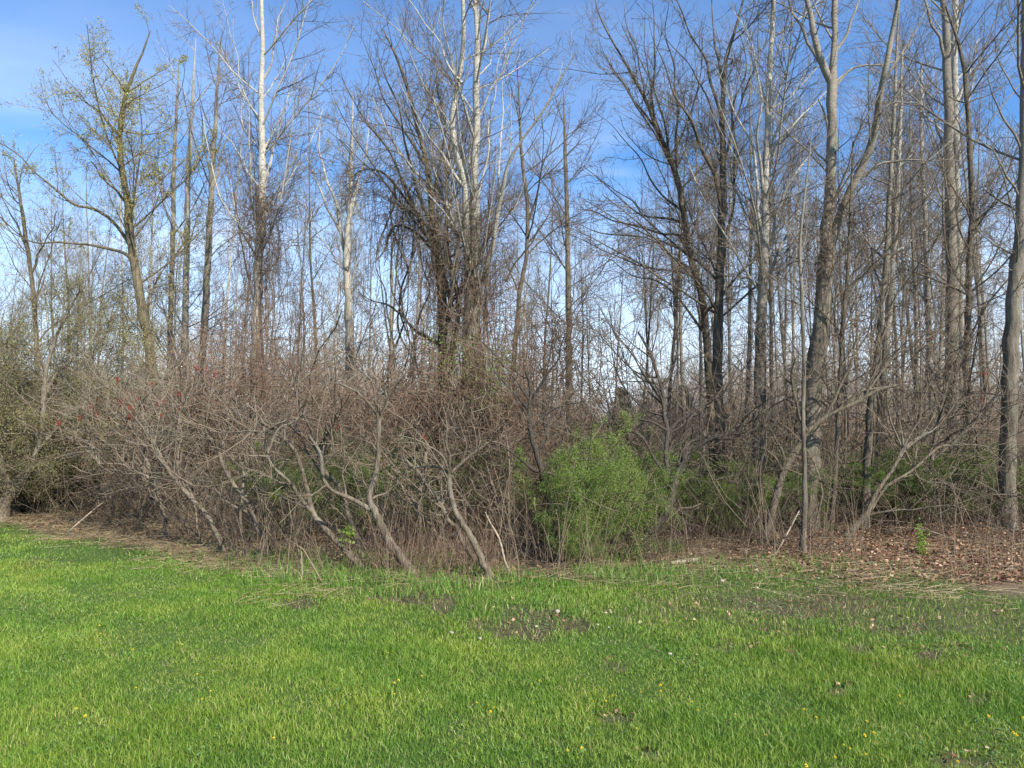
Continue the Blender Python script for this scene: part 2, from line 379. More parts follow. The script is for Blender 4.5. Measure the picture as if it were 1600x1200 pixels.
def build_ground():
    xs = np.r_[np.linspace(-400, -16, 14)[:-1], np.linspace(-16, 16, 260), np.linspace(16, 400, 14)[1:]]
    ys = np.r_[np.linspace(-60, 1.5, 8)[:-1], np.linspace(1.5, 16, 200), np.geomspace(16.2, 600, 34)]
    X, Y = np.meshgrid(xs, ys)
    Z = gz(X, Y)
    Z = Z - 0.035 * bare_mask(X, np.maximum(Y, 1.5)) 
    g = Geo()
    v = np.stack([X, Y, Z], -1).reshape(-1, 3); nx, ny = len(xs), len(ys)
    i = np.arange(nx * ny).reshape(ny, nx)
    f = np.stack([i[:-1, :-1], i[:-1, 1:], i[1:, 1:], i[1:, :-1]], -1).reshape(-1, 4)
    g.add(v, f)
    m, nt, b, out = new_mat('ground_soil')
    tc = N(nt, 'ShaderNodeTexCoord'); o = tc.outputs['Object']
    at_l = N(nt, 'ShaderNodeAttribute', attribute_name='lawn'); at_b = N(nt, 'ShaderNodeAttribute', attribute_name='bare')
    n1 = noise(nt, o, 2.0, 6); n2 = noise(nt, o, 22, 6, 0.7); n3 = noise(nt, o, 70, 4, 0.7)
    lawn = mix(nt, n2, (0.035, 0.07, 0.012), (0.07, 0.12, 0.025))
    soil = mix(nt, mrange(nt, n3, 0.4, 0.62), (0.035, 0.026, 0.018), (0.13, 0.10, 0.06))
    duff = ramp(nt, n2, [(0.3, (0.07, 0.045, 0.03)), (0.5, (0.16, 0.10, 0.065)), (0.7, (0.27, 0.19, 0.12))])
    duff = mix(nt, mrange(nt, n1, 0.42, 0.62), duff, (0.20, 0.16, 0.10))
    duff = mix(nt, mrange(nt, n3, 0.45, 0.6, 0, 0.7), duff, (0.10, 0.075, 0.05))
    col = mix(nt, at_l.outputs['Fac'], duff, lawn)
    col = mix(nt, at_b.outputs['Fac'], col, soil)
    nt.links.new(col, b.inputs['Base Color']); b.inputs['Roughness'].default_value = 0.95
    add_bump(nt, b, n2, 0.8, 0.03)
    ob = g.obj('ground', m)
    ey = edge_y(X, np.maximum(Y, 0.5)); wob = 0.25 * np.sin(X * 5) * np.sin(X * 1.7 + 1)
    lawnm = np.clip((ey + wob - Y) / 0.35 + 0.5, 0, 1); lawnm[Y < 1] = 1
    for nm, arr in (('lawn', lawnm), ('bare', bare_mask(X, np.maximum(Y, 1.5)) * (Y > 1.6))):
        a = ob.data.attributes.new(nm, 'FLOAT', 'POINT'); a.data.foreach_set('value', arr.astype(np.float32).ravel())
    tag(ob, kind='structure')
build_ground()

def blades(rng, x, y, h, w, bend=0.5, lean=None):
    """bent blades: 3 quads-ish rows -> (m, 2 quads) ; returns verts, faces"""
    m = len(x); z = gz(x, y) - 0.01
    base = np.stack([x, y, z], 1)
    az = rng.uniform(0, 2 * np.pi, m); side = np.stack([np.cos(az), np.sin(az), np.zeros(m)], 1)
    la = rng.uniform(0, 2 * np.pi, m); ld = np.stack([np.cos(la), np.sin(la), np.zeros(m)], 1) * (rng.random(m)[:, None] * bend)
    if lean is not None: ld = ld + lean
    up = np.array([0, 0, 1.0]); h = h[:, None]; w = w[:, None]
    p1 = base + up * h * 0.5 + ld * h * 0.25
    p2 = base + up * h * (0.92 - 0.15 * bend) + ld * h * 0.95
    v = np.stack([base - side * w / 2, base + side * w / 2, p1 + side * w * 0.42, p1 - side * w * 0.42, p2 + side * w * 0.07, p2 - side * w * 0.07], 1)
    i = (np.arange(m) * 6)[:, None]
    f = np.concatenate([i + np.array([[0, 1, 2, 3]]), i + np.array([[3, 2, 4, 5]])], 0)
    return v.reshape(-1, 3), f

def scatter(rng, n, dmin, dmax, spread=0.78):
    """points over the visible wedge, even in area"""
    y = np.sqrt(rng.uniform(dmin ** 2, dmax ** 2, n)); x = rng.uniform(-spread, spread, n) * y
    return x, y

def build_lawn():
    rng = np.random.default_rng(3)
    g = Geo()
    for n, d0, d1, hh, ww in ((330000, 2.3, 5.2, (0.028, 0.078), 0.0034), (330000, 5.2, 8.2, (0.028, 0.066), 0.0044), (150000, 8.2, 12.5, (0.028, 0.055), 0.0075)):
        x, y = scatter(rng, n, d0, d1, 1.1)
        e = edge_y(x, y) + rng.normal(size=n) * 0.16 - 0.12 + 0.16 * np.sin(x * 4.3) * np.sin(x * 1.9 + 2) - 0.12 * np.abs(np.sin(x * 7.7))
        keep = (y < e) & (rng.random(n) > np.clip(bare_mask(x, y) * 1.15, 0, 0.97))
        x, y = x[keep], y[keep]
        patch = 0.5 + 0.5 * np.clip(smooth_noise(x * 1.7, y * 1.5) + 0.4 * np.sin(x * 9) * np.sin(y * 7), -1, 1)
        right = np.clip((x / y - 0.1) / 0.3, 0, 1) * np.clip((y - 5.2) / 1.5, 0, 1)
        h = rng.uniform(*hh, len(x)) * (0.5 + 0.7 * patch) * (1 - 0.35 * right)
        k2 = rng.random(len(x)) > right * 0.45
        x, y, h = x[k2], y[k2], h[k2]
        v, f = blades(rng, x, y, h, ww * rng.uniform(0.6, 1.3, len(x)), 0.75)
        g.add(v, f)
    # low broad-leaved weeds and clover between the blades
    n = 34000; x, y = scatter(rng, n, 2.5, 8.5, 1.0); k = (np.sin(x * 3.1 + 1) * np.sin(y * 2.3) + 0.6 * np.sin(x * 8.3) * np.cos(y * 6.7) > 0.35) & (y < edge_y(x, y) - 0.3); x, y = x[k], y[k]; n = len(x)
    c = np.stack([x, y, gz(x, y) + rng.uniform(0.01, 0.04, n)], 1); nr = unit(rng.normal(size=(n, 3)) * 0.5 + np.array([0, 0, 1.0])); a = unit(np.cross(nr, rng.normal(size=(n, 3)))); b2 = np.cross(nr, a); sz = rng.uniform(0.007, 0.018, n)[:, None]
    g.quads(np.stack([c, c + a * sz * .6 + b2 * sz * .5, c + a * sz * 1.2, c + a * sz * .6 - b2 * sz * .5], 1), 1)
    # dead thatch
    n = 60000; x, y = scatter(rng, n, 2.8, 11); k = (y < edge_y(x, y)) & (rng.random(n) < 0.25 + 0.75 * np.maximum(bare_mask(x, y), np.clip((y - 6.2) / 1.5, 0, 1) * (x / y > 0.05))); x, y = x[k], y[k]; v, f = blades(rng, x, y, rng.uniform(0.03, 0.07, len(x)), 0.0028 * np.ones(len(x)), 2.2); g.add(v, f, 2)
    o = g.obj('grass', [ML_GRASS, ML_WEED, ML_STRAW]); tag(o, 'short bright green lawn grass in the open foreground', 'grass', kind='stuff')
    # taller rough tufts along the edge of the lawn
    g = Geo()
    for px, py, n, rad, hh in [(470, 905, 500, .35, .20), (520, 912, 400, .3, .2), (640, 925, 420, .3, .16), (700, 905, 600, .4, .16), (770, 905, 400, .35, .15), (980, 898, 900, .32, .20),
                               (1010, 905, 500, .3, .17), (1080, 888, 300, .3, .12), (1250, 890, 350, .35, .14), (1210, 905, 300, .3, .12), (430, 880, 400, .35, .2), (590, 905, 300, .3, .18),
                               (1150, 893, 500, .4, .12), (880, 905, 400, .4, .14), (380, 890, 300, .4, .15), (1330, 893, 250, .4, .1), (820, 960, 250, .3, .12), (660, 880, 260, .3, .2),
                               (1030, 860, 260, .2, .22), (960, 870, 220, .2, .22), (350, 875, 250, .4, .14), (280, 862, 250, .4, .12), (545, 885, 300, .3, .2), (1450, 900, 150, .4, .1)]:
        c = ground_at(px, py); a = rng.uniform(0, 2 * np.pi, n); r = rad * np.sqrt(rng.random(n)) * 1.3
        x = c[0] + r * np.cos(a) * 1.3; y = c[1] + r * np.sin(a)
        v, f = blades(rng, x, y, hh * 0.8 * rng.uniform(0.35, 1.3, n), 0.007 * rng.uniform(0.6, 1.2, n), 0.8); g.add(v, f)
    n = 5000
    x, y = scatter(rng, n, 7, 13, 1.0); e = edge_y(x, y); k = (y > e - 0.5) & (y < e + 0.8 + 1.0 * (x < 0)); x, y = x[k], y[k]
    v, f = blades(rng, x, y, 0.09 * rng.uniform(0.4, 1.3, len(x)), 0.007 * rng.uniform(0.6, 1.2, len(x)), 0.9); g.add(v, f)
    o = g.obj('tall_grass', ML_TUFT); tag(o, 'taller rough grass tufts along the edge of the wood', 'grass', kind='stuff')
build_lawn()

def build_litter():
    rng = np.random.default_rng(9)
    g = Geo()
    def put(x, y, smin, smax, lift=0.012):
        n = len(x); z = gz(x, y) + rng.uniform(0.002, lift, n)
        c = np.stack([x, y, z], 1)
        nr = unit(rng.normal(size=(n, 3)) * 0.55 + np.array([0, 0, 1.0])); a = unit(np.cross(nr, rng.normal(size=(n, 3)))); b = np.cross(nr, a)
        s = rng.uniform(smin, smax, n)[:, None]
        cup = nr * s * rng.uniform(0.0, 0.35, n)[:, None]
        g.quads(np.stack([c - a * s * 0.55, c + b * s * 0.36 + cup, c + a * s * 0.55, c - b * s * 0.36 + cup], 1))
    # bank of fallen leaves at the right
    x, y = scatter(rng, 140000, 7.0, 15, 1.1); u = x / y; e = edge_y(x, y)
    k = (u > 0.29) & (y > e + rng.normal(size=len(x)) * 0.25 - 0.05) & (rng.random(len(x)) < np.clip((u - 0.28) / 0.12, 0, 1)) & (y < 13)
    put(x[k], y[k], 0.02, 0.05, 0.03)
    # leaves under the apple tree and through the wood
    x, y = scatter(rng, 45000, 7.0, 22, 0.85); e = edge_y(x, y); k = (y > e + rng.normal(size=len(x)) * 0.2); put(x[k], y[k], 0.025, 0.055, 0.02)
    # few blown on to the lawn
    x, y = scatter(rng, 500, 5.5, 9, 0.8); e = edge_y(x, y); k = (x / y > 0.0) & (y < e) & (rng.random(len(x)) < np.clip((y - 4.8) / 3.5, 0, 1)); put(x[k], y[k], 0.02, 0.04, 0.05)
    for a, b, rx, ry, s in BARE:
        c = ground_at(a, b); n = int(rx * 0.25); dx = rx * c[1] / F; dy = ry * c[1] ** 2 / (F * CAMH)
        put(c[0] + rng.normal(size=n) * dx * 0.6, c[1] + rng.normal(size=n) * dy * 0.6, 0.015, 0.035, 0.02)
    o = g.obj('leaf_litter', ML_DEAD); tag(o, 'red-brown fallen leaves covering the floor of the wood', 'fallen leaves', kind='stuff')
    # dry straw and broken stems lying at the edge
    g = Geo()
    def straw(x, y, lmin, lmax, lift):
        n = len(x); c = np.stack([x, y, gz(x, y) + rng.uniform(0.01, lift, n)], 1)
        a = rng.uniform(0, 2 * np.pi, n); d = np.stack([np.cos(a), np.sin(a), rng.normal(size=n) * 0.12], 1)
        L = rng.uniform(lmin, lmax, n)[:, None]
        P = np.stack([c - d * L / 2, c + rng.normal(size=(n, 3)) * L * 0.06 * np.array([1, 1, 0.4]), c + d * L / 2], 1)
        P[:, :, 2] = np.maximum(P[:, :, 2], gz(P[:, :, 0], P[:, :, 1]) + 0.004)
        g.tubes(P, np.repeat(rng.uniform(0.0012, 0.0028, n)[:, None], 3, 1), 3)
    x, y = scatter(rng, 26000, 7, 13.5, 0.85); e = edge_y(x, y)
    k = (y > e - 0.15 + rng.normal(size=len(x)) * 0.15) & (y < e + 3.0) & (rng.random(len(x)) < np.where(x / y < -0.25, 1, 0.35)); straw(x[k], y[k], 0.08, 0.4, 0.06)
    for px, py, n, s in [(470, 930, 90, .3), (300, 876, 160, .3), (330, 885, 150, .3), (1010, 905, 150, .5), (1350, 905, 250, .6), (960, 905, 100, .3), (640, 915, 60, .3), (1200, 895, 100, .4), (240, 852, 300, .4), (150, 838, 300, .4), (1440, 925, 250, .5)]:
        c = ground_at(px, py); straw(c[0] + rng.normal(size=n) * s, c[1] + rng.normal(size=n) * s * 0.6, 0.05, 0.3, 0.05)
    o = g.obj('dry_straw', ML_STRAW); tag(o, 'pale dry grass and broken stems lying along the wood edge', 'dead grass', kind='stuff')
build_litter()

# ------------------------------------------------------------------ growth styles
def crown_poplar(rng, P, Rr, dens=1.0, twr=0.0022, t0=0.25):
    dens *= 0.92
    """steep pale branches; returns list of (P,R,k) levels"""
    a = grow(rng, P, Rr, per_m=3.4 * dens, t0=t0, t1=1.0, front=0.8, ratio=0.32, lmin=0.4, lmax=2.8, ang=(30, 62), up=0.09, wander=0.08, npts=8, rr=0.42, slim=0.0055, rmin=twr * 1.4)
    b = grow(rng, *a, per_m=9.0 * dens, t0=0.1, ratio=0.45, lmin=0.15, lmax=1.1, ang=(25, 62), up=0.06, wander=0.13, npts=6, rr=0.6, slim=0.0042, rmin=twr)
    c = grow(rng, *b, per_m=12.0 * dens, t0=0.1, ratio=0.55, lmin=0.07, lmax=0.45, ang=(25, 65), up=0.05, wander=0.18, npts=4, rr=0.7, slim=0.004, rmin=twr * 0.8)
    return [a, b, c]
def crown_dark(rng, P, Rr, dens=1.0, twr=0.0022, t0=0.3, up=0.08):
    dens *= 0.9
    a = grow(rng, P, Rr, per_m=3.2 * dens, t0=t0, t1=1.0, front=0.8, ratio=0.38, lmin=0.4, lmax=2.6, ang=(25, 65), up=up, wander=0.10, npts=8, rr=0.45, slim=0.006, rmin=twr * 1.4)
    b = grow(rng, *a, per_m=9.0 * dens, t0=0.1, ratio=0.5, lmin=0.18, lmax=1.2, ang=(25, 60), up=up * 0.7, wander=0.13, npts=6, rr=0.6, slim=0.0042, rmin=twr)
    c = grow(rng, *b, per_m=12.0 * dens, t0=0.1, ratio=0.55, lmin=0.08, lmax=0.45, ang=(25, 65), up=0.03, wander=0.18, npts=4, rr=0.7, slim=0.004, rmin=twr * 0.8)
    return [a, b, c]
def crown_sumac(rng, P, Rr, dens=1.0, twr=0.0028, t0=0.45):
    twr = 0.0030
    a = grow(rng, P, Rr, per_m=5.5 * dens, t0=t0, t1=1.0, front=0.7, ratio=0.75, lmin=0.45, lmax=1.5, lenpow=0.2, ang=(25, 75), up=0.10, wander=0.15, npts=9, rr=0.6, slim=0.007, rmin=0.0045)
    b = grow(rng, *a, per_m=6.0 * dens, t0=0.2, ratio=0.6, lmin=0.18, lmax=0.8, ang=(25, 70), up=0.09, wander=0.17, npts=6, rr=0.7, slim=0.006, rmin=0.0036)
    c = grow(rng, *b, per_m=7 * dens, t0=0.2, ratio=0.6, lmin=0.08, lmax=0.4, ang=(30, 70), up=0.04, wander=0.2, npts=4, rr=0.8, slim=0.006, rmin=twr)
    return [a, b, c]

def fit_stack(polys, n=22):
    return np.stack([resample(p, n) for p in polys])

ROOTS = {}
def hero(name, label, cat, d, trunk, limbs=(), style='poplar', bark=None, twig=None, dens=1.0, seed=0, drift=0.35, leaf=None, leafn=0, leafsz=(0.01, 0.02),
         base=None, t0=None, group=None, twr=0.0028, depthtop=0.0, limb_t0=0.2, leafspread=0.02, leaf_t0=0.2):
    """trunk/limbs: rows (px, py, width px) traced from the foot up, standing at distance d"""
    rng = np.random.default_rng(seed + 100)
    def conv(rows, d0, d1):
        rows = list(rows); n = len(rows); out = []
        for i, r in enumerate(rows):
            dd = d0 + (d1 - d0) * (i / (n - 1)) ** 1.2
            p = at(r[0], r[1], dd); out.append((*p, 0.5 * r[2] * dd / F * ((0.88 if style != 'sumac' else 0.78) if r[2] > 6 else 1)))
        return out
    tr = conv(trunk, d, d + depthtop)
    foot = tr[0]
    g0 = float(gz(foot[0], foot[1]))
    bx = foot[0] if base is None else at(base, 700, d)[0]
    if foot[2] > g0 + 0.12: tr = [(bx, foot[1], g0 - 0.12, foot[3] * 1.12), (bx * .75 + foot[0] * .25, foot[1], g0 + 0.25 * (foot[2] - g0), foot[3] * 1.02)] + tr
    else: tr = [(foot[0], foot[1], min(g0, foot[2]) - 0.12, foot[3] * 1.1)] + tr
    P0 = resample(tr, 40)
    origin = np.array((tr[0][0], tr[0][1], g0))
    root = empty(name, origin, label, cat, group); ROOTS[label] = root
    # root flare and uneven girth
    hgt = P0[:, 2] - g0
    flare = 1 + 0.45 * np.exp(-np.maximum(hgt, 0) / 0.12)
    P0[:, 0:2] += rng.normal(size=(40, 2)) * 0.12 * P0[:, 3:4]
    jit = 1 + 0.06 * rng.normal(size=(1, 40, 12))
    g = Geo(); g.tubes(P0[None, :, :3], (P0[:, 3] * flare)[None], 12, jitter=jit)
    g.obj('trunk', bark, root, origin)
    LP = []; 
    tp = P0[:, :3]; tr_px = None
    for rows in limbs:
        # attach depth: the nearest trunk / limb point at the limb's first row
        first = at(rows[0][0], rows[0][1], d)
        cands = [P0] + LP
        best = min(((np.linalg.norm(c[:, [0, 2]] - first[[0, 2]], axis=1).min(), i) for i, c in enumerate(cands)))[1]
        c = cands[best]; j = int(np.argmin(np.linalg.norm(c[:, [0, 2]] - first[[0, 2]], axis=1)))
        d0 = c[j, 1]
        ext = np.linalg.norm(at(rows[-1][0], rows[-1][1], d) - first)
        d1 = d0 + rng.uniform(-1, 1) * drift * ext
        d1 = max(d1, d0 - 1.5)
        pl = [(a_, b_, c_, w_ * (1.0 if rows[0][2] >= 11 else 0.85 - 0.42 * i_ / len(rows))) for i_, (a_, b_, c_, w_) in enumerate(conv(rows, d0, d1))]
        L = resample(pl, 24)
        tt = np.linspace(0, 1, 24)[:, None]; ph = rng.uniform(0, 6.28, (2, 3)); am = ext * rng.uniform(0.008, 0.02, 3)
        L[:, :3] += (np.sin(tt * 9 + ph[0]) * am + np.sin(tt * 21 + ph[1]) * am * 0.45) * np.minimum(tt * 3, 1) * np.array([1, 1, 0.5])
        L[0, :3] = np.array(pl[0][:3])
        LP.append(L)
        g = Geo(); g.tubes(L[None, :, :3], L[None, :, 3], 8, jitter=1 + 0.05 * rng.normal(size=(1, 24, 8)))
        g.obj('limb', bark, root, origin)
    fn = dict(poplar=crown_poplar, dark=crown_dark, sumac=crown_sumac)[style]
    kw = {} if t0 is None else dict(t0=t0)
    lv = fn(rng, P0[None, :, :3], P0[None, :, 3], dens, twr, **kw)
    levels = [[l] for l in lv]
    e1 = grow(rng, P0[None, :, :3], P0[None, :, 3], per_m=5.0, t0=0.04, t1=0.55, ratio=0.12, lmin=0.2, lmax=1.1, ang=(40, 85), up=0.05, wander=0.16, npts=6, rr=0.25, slim=0.005, rmin=0.0025)
    e2 = grow(rng, *e1, per_m=10, t0=0.15, ratio=0.5, lmin=0.08, lmax=0.4, ang=(30, 70), up=0.02, wander=0.2, npts=4, rr=0.7, slim=0.004, rmin=0.0018)
    levels[1].append(e1); levels[2].append(e2)
    if LP:
        A = np.stack(LP); lv2 = fn(rng, A[:, :, :3], A[:, :, 3], dens, twr, t0=limb_t0)
        for i, l in enumerate(lv2): levels[i].append(l)
    g = Geo(); fine = []
    for i, ls in enumerate(levels):
        for Pq, Rq in ls:
            if len(Pq): g.tubes(Pq, Rq, 5 if i == 0 else 3, 0 if i == 0 and bark is not None else 1); 
            if i >= 1 and len(Pq): fine.append(Pq)
    crown = g.obj('crown', [bark, twig], root, origin)
    if leaf is not None and leafn:
        g = Geo()
        for fp, w in zip(fine, [0.3] * len(fine)):
            n = int(leafn * len(fp) / sum(len(q) for q in fine))
            g.quads(leaves_on(rng, fp, n, leafsz, leafspread, leaf_t0))
        g.obj('foliage', leaf, crown, origin, smooth=False)
    return root, LP, P0

# ================================================================== the trees one can tell apart
hero('willow_tree', 'leaning dark willow with yellow-green buds standing at the upper left', 'tree', 14,
     [(246, 640, 17), (234, 550, 16), (220, 470, 15), (206, 390, 14), (199, 320, 12), (190, 260, 10), (187, 215, 9), (191, 175, 8), (198, 145, 6), (212, 105, 4), (224, 80, 3), (235, 48, 1.5)],
     [[(208, 410, 8), (195, 396, 7), (165, 386, 6), (130, 380, 5), (95, 380, 5), (60, 382, 4), (25, 365, 3), (0, 345, 2)],
      [(204, 385, 8), (180, 352, 7), (152, 327, 6), (122, 318, 6), (95, 302, 5), (72, 285, 4), (42, 262, 4), (12, 232, 3), (-25, 205, 2)],
      [(199, 318, 6), (182, 300, 5), (162, 278, 4), (141, 253, 3)],
      [(188, 214, 6), (172, 195, 5), (157, 174, 4), (132, 158, 3), (105, 125, 2), (85, 92, 1.5)],
      [(197, 146, 4), (184, 125, 3), (165, 100, 2), (152, 66, 1)], [(200, 143, 3), (225, 128, 3), (250, 112, 2), (276, 92, 1)],
      [(192, 205, 3), (225, 210, 2.5), (258, 205, 2), (292, 185, 1)], [(191, 260, 3), (222, 240, 2.5), (250, 246, 2), (280, 230, 1)],
      [(204, 380, 4), (230, 345, 3), (250, 300, 2), (262, 262, 1)]],
     'dark', MB_OLIVE, MT_OLIVE, 1.1, 1, leaf=ML_BUD, leafn=22000, leafsz=(0.018, 0.038), leafspread=0.03, group='tall trees of the wood', base=250)
hero('poplar_tree', 'tall white-barked poplar behind the red-fruited thicket with a vine knot halfway up', 'tree', 13,
     [(398, 620, 18), (399, 560, 17), (402, 450, 16), (408, 340, 14), (410, 250, 12), (408, 150, 10), (411, 80, 8), (409, 0, 7), (405, -120, 5), (402, -300, 2)],
     [[(411, 125, 5), (425, 92, 4), (437, 40, 3), (443, 0, 2), (448, -70, 1)], [(409, 245, 4), (438, 178, 3), (468, 120, 2), (480, 90, 1)],
      [(409, 190, 4), (385, 150, 3), (365, 80, 2), (352, 0, 1.5)], [(409, 300, 4), (385, 262, 3), (365, 230, 3), (338, 190, 2)],
      [(412, 285, 4), (430, 225, 3), (450, 160, 2), (466, 125, 1)], [(409, 60, 4), (395, 20, 3), (383, -50, 2)], [(410, 330, 5), (440, 290, 4), (460, 240, 3), (475, 190, 1.5)]],
     'poplar', MB_WHITE, MT_GREY, 1.1, 2, group='tall trees of the wood', base=395)
hero('poplar_tree', 'thick double-stemmed white poplar in the middle, its fork wrapped in vines', 'tree', 11,
     [(733, 800, 38), (735, 700, 36), (736, 560, 33), (738, 450, 28), (741, 380, 20), (742, 330, 17), (741, 260, 14), (745, 190, 12), (744, 120, 11), (746, 60, 10), (743, 0, 9), (742, -120, 7), (740, -350, 3)],
     [[(736, 470, 18), (728, 400, 15), (722, 330, 12), (723, 260, 10), (721, 180, 10), (722, 100, 9), (724, 30, 7), (718, -60, 6), (714, -250, 2)],
      [(722, 290, 7), (707, 267, 6), (685, 235, 5), (665, 210, 4), (650, 170, 3), (630, 140, 2), (612, 105, 1)],
      [(722, 130, 6), (705, 110, 5), (685, 70, 4), (665, 35, 3), (640, 0, 3), (606, -45, 1)],
      [(741, 215, 7), (732, 190, 6), (720, 155, 5), (710, 110, 5), (700, 60, 4), (690, 0, 3), (680, -70, 1)],
      [(744, 190, 6), (760, 160, 4), (775, 120, 4), (800, 75, 3), (822, 35, 3), (845, -20, 2)],
      [(756, 445, 11), (765, 385, 9), (778, 320, 8), (790, 275, 6), (815, 232, 5), (842, 180, 4), (870, 130, 3), (892, 85, 1)],
      [(782, 305, 5), (778, 250, 4), (785, 180, 3), (790, 110, 2), (785, 40, 1)],
      [(743, 330, 5), (757, 260, 4), (760, 210, 4), (775, 150, 3), (785, 90, 2), (800, 20, 1)],
      [(745, 120, 5), (756, 70, 4), (765, 20, 4), (775, -30, 2)]],
     'poplar', MB_WHITE, MT_GREY, 1.1, 3, group='tall trees of the wood')
hero('fan_tree', 'dark many-stemmed tree fanning out to the left of the double poplar', 'tree', 11.6,
     [(690, 800, 18), (688, 700, 18), (692, 560, 17), (690, 470, 16), (685, 400, 13), (675, 330, 12), (668, 260, 9), (655, 210, 7), (640, 150, 6), (620, 90, 4), (598, 45, 2)],
     [[(685, 400, 9), (660, 350, 7), (640, 300, 6), (615, 260, 5), (590, 215, 5), (560, 170, 3), (538, 115, 2)],
      [(702, 500, 10), (682, 430, 8), (665, 360, 8), (648, 325, 7), (620, 290, 6), (595, 270, 6), (568, 268, 4), (540, 285, 2)],
      [(706, 480, 10), (690, 420, 8), (670, 382, 8), (648, 362, 7), (622, 352, 6), (607, 365, 6), (600, 390, 5), (583, 412, 2)],
      [(675, 310, 6), (690, 225, 5), (690, 150, 4), (680, 90, 3), (670, 25, 1)],
      [(668, 262, 6), (640, 220, 5), (605, 160, 4), (580, 100, 3), (562, 55, 1)],
      [(682, 380, 7), (655, 305, 6), (640, 240, 5), (625, 180, 4), (600, 120, 3), (585, 70, 1)],
      [(696, 620, 11), (706, 560, 10), (712, 500, 10), (706, 430, 8), (700, 360, 7), (702, 300, 5), (700, 230, 4), (702, 170, 2)],
      [(665, 350, 5), (620, 310, 4), (570, 240, 3), (530, 170, 2), (515, 130, 1)],
      [(690, 540, 8), (665, 525, 8), (640, 508, 7), (610, 480, 5), (585, 470, 3), (560, 455, 2)]],
     'dark', MB_OLIVE, MT_BROWN, 1.15, 4, group='tall trees of the wood')
hero('forked_tree', 'slender forked dark tree right of the double poplar', 'tree', 12.4,
     [(785, 720, 10), (795, 640, 10), (806, 530, 9), (812, 460, 8), (822, 400, 7), (825, 345, 6), (822, 305, 6), (815, 240, 5), (812, 180, 3), (808, 100, 1.5)],
     [[(824, 348, 5), (838, 310, 4), (850, 260, 3), (862, 200, 2), (882, 140, 1)], [(790, 440, 5), (806, 410, 4), (830, 380, 4), (845, 350, 2)],
      [(812, 460, 4), (795, 420, 3), (785, 380, 2)], [(824, 380, 4), (850, 350, 3), (870, 310, 2), (890, 280, 1)]],
     'dark', MB_DARK, MT_BROWN, 0.8, 5, group='tall trees of the wood')
hero('conical_tree', 'narrow cone-shaped bare tree with one straight dark stem in the gap right of centre', 'tree', 16,
     [(891, 700, 13), (889, 600, 12), (888, 450, 10), (886, 330, 8), (884, 250, 6), (882, 190, 3), (880, 140, 1)], [],
     'poplar', MB_DARK, MT_GREY, 1.5, 6, t0=0.3, group='tall trees of the wood')
hero('box_elder_tree', 'dark tree right of the centre gap whose trunk leans left and fans out wide', 'tree', 12,
     [(1118, 760, 17), (1114, 660, 16), (1108, 590, 15), (1103, 520, 14), (1094, 450, 13), (1078, 400, 12), (1068, 330, 11), (1055, 270, 10), (1040, 230, 9), (1028, 205, 7), (1010, 160, 6), (990, 120, 4), (960, 70, 3), (935, 20, 2), (925, -30, 1)],
     [[(1040, 232, 7), (1022, 170, 5), (1018, 100, 4), (1022, 40, 3), (1025, -50, 1)], [(1075, 350, 5), (1045, 342, 5), (1010, 337, 4), (980, 310, 3), (950, 290, 2), (910, 262, 1)],
      [(1092, 440, 7), (1062, 372, 6), (1030, 365, 5), (1000, 355, 5), (960, 345, 4), (930, 330, 3), (890, 325, 1)],
      [(1086, 425, 6), (1050, 400, 5), (1010, 372, 4), (970, 366, 4), (930, 360, 3), (885, 345, 1)],
      [(1055, 268, 6), (1060, 200, 5), (1050, 130, 4), (1045, 60, 3), (1050, -20, 1)],
      [(1028, 205, 5), (1000, 170, 4), (975, 130, 3), (950, 100, 2), (935, 60, 1)],
      [(1022, 195, 4), (1000, 110, 3), (985, 60, 3), (975, -10, 1)],
      [(1068, 330, 6), (1030, 300, 4), (1000, 250, 3), (960, 200, 2), (925, 170, 1)],
      [(1100, 520, 7), (1070, 480, 5), (1030, 440, 4), (990, 430, 3), (950, 405, 2)]],
     'dark', MB_DARK, MT_BROWN, 1.05, 7, leaf=ML_BUD, leafn=1200, leafsz=(0.012, 0.03), group='tall trees of the wood', base=1119)
hero('straight_tree', 'straight dark trunk that opens into a tall forked crown left of the white poplar', 'tree', 11,
     [(1126, 820, 19), (1125, 700, 18), (1122, 560, 17), (1124, 450, 15), (1128, 350, 14), (1130, 280, 12), (1128, 200, 10), (1130, 140, 8), (1135, 90, 6), (1150, 40, 4), (1165, -20, 3), (1180, -140, 1)],
     [[(1130, 190, 7), (1115, 145, 6), (1100, 92, 5), (1080, 50, 4), (1060, 5, 3), (1045, -50, 1)], [(1130, 150, 6), (1120, 80, 5), (1114, 20, 3), (1100, -60, 1)],
      [(1128, 330, 10), (1118, 275, 10), (1100, 230, 9), (1080, 195, 8), (1060, 165, 7), (1045, 130, 5), (1030, 80, 3), (1015, 20, 1)],
      [(1129, 260, 6), (1145, 200, 5), (1165, 150, 4), (1180, 90, 3), (1185, 20, 2)],
      [(1126, 400, 7), (1140, 330, 6), (1150, 260, 5), (1150, 180, 4), (1160, 100, 3), (1150, 20, 2)], [(1128, 220, 5), (1108, 160, 4), (1085, 110, 3), (1040, 60, 2), (1000, 10, 1)],
      [(1124, 470, 6), (1145, 440, 5), (1165, 415, 4), (1195, 400, 4), (1235, 402, 2)]],
     'dark', MB_DARK, MT_BROWN, 1.05, 8, group='tall trees of the wood', leaf=ML_BUD, leafn=900, leafsz=(0.012, 0.03))
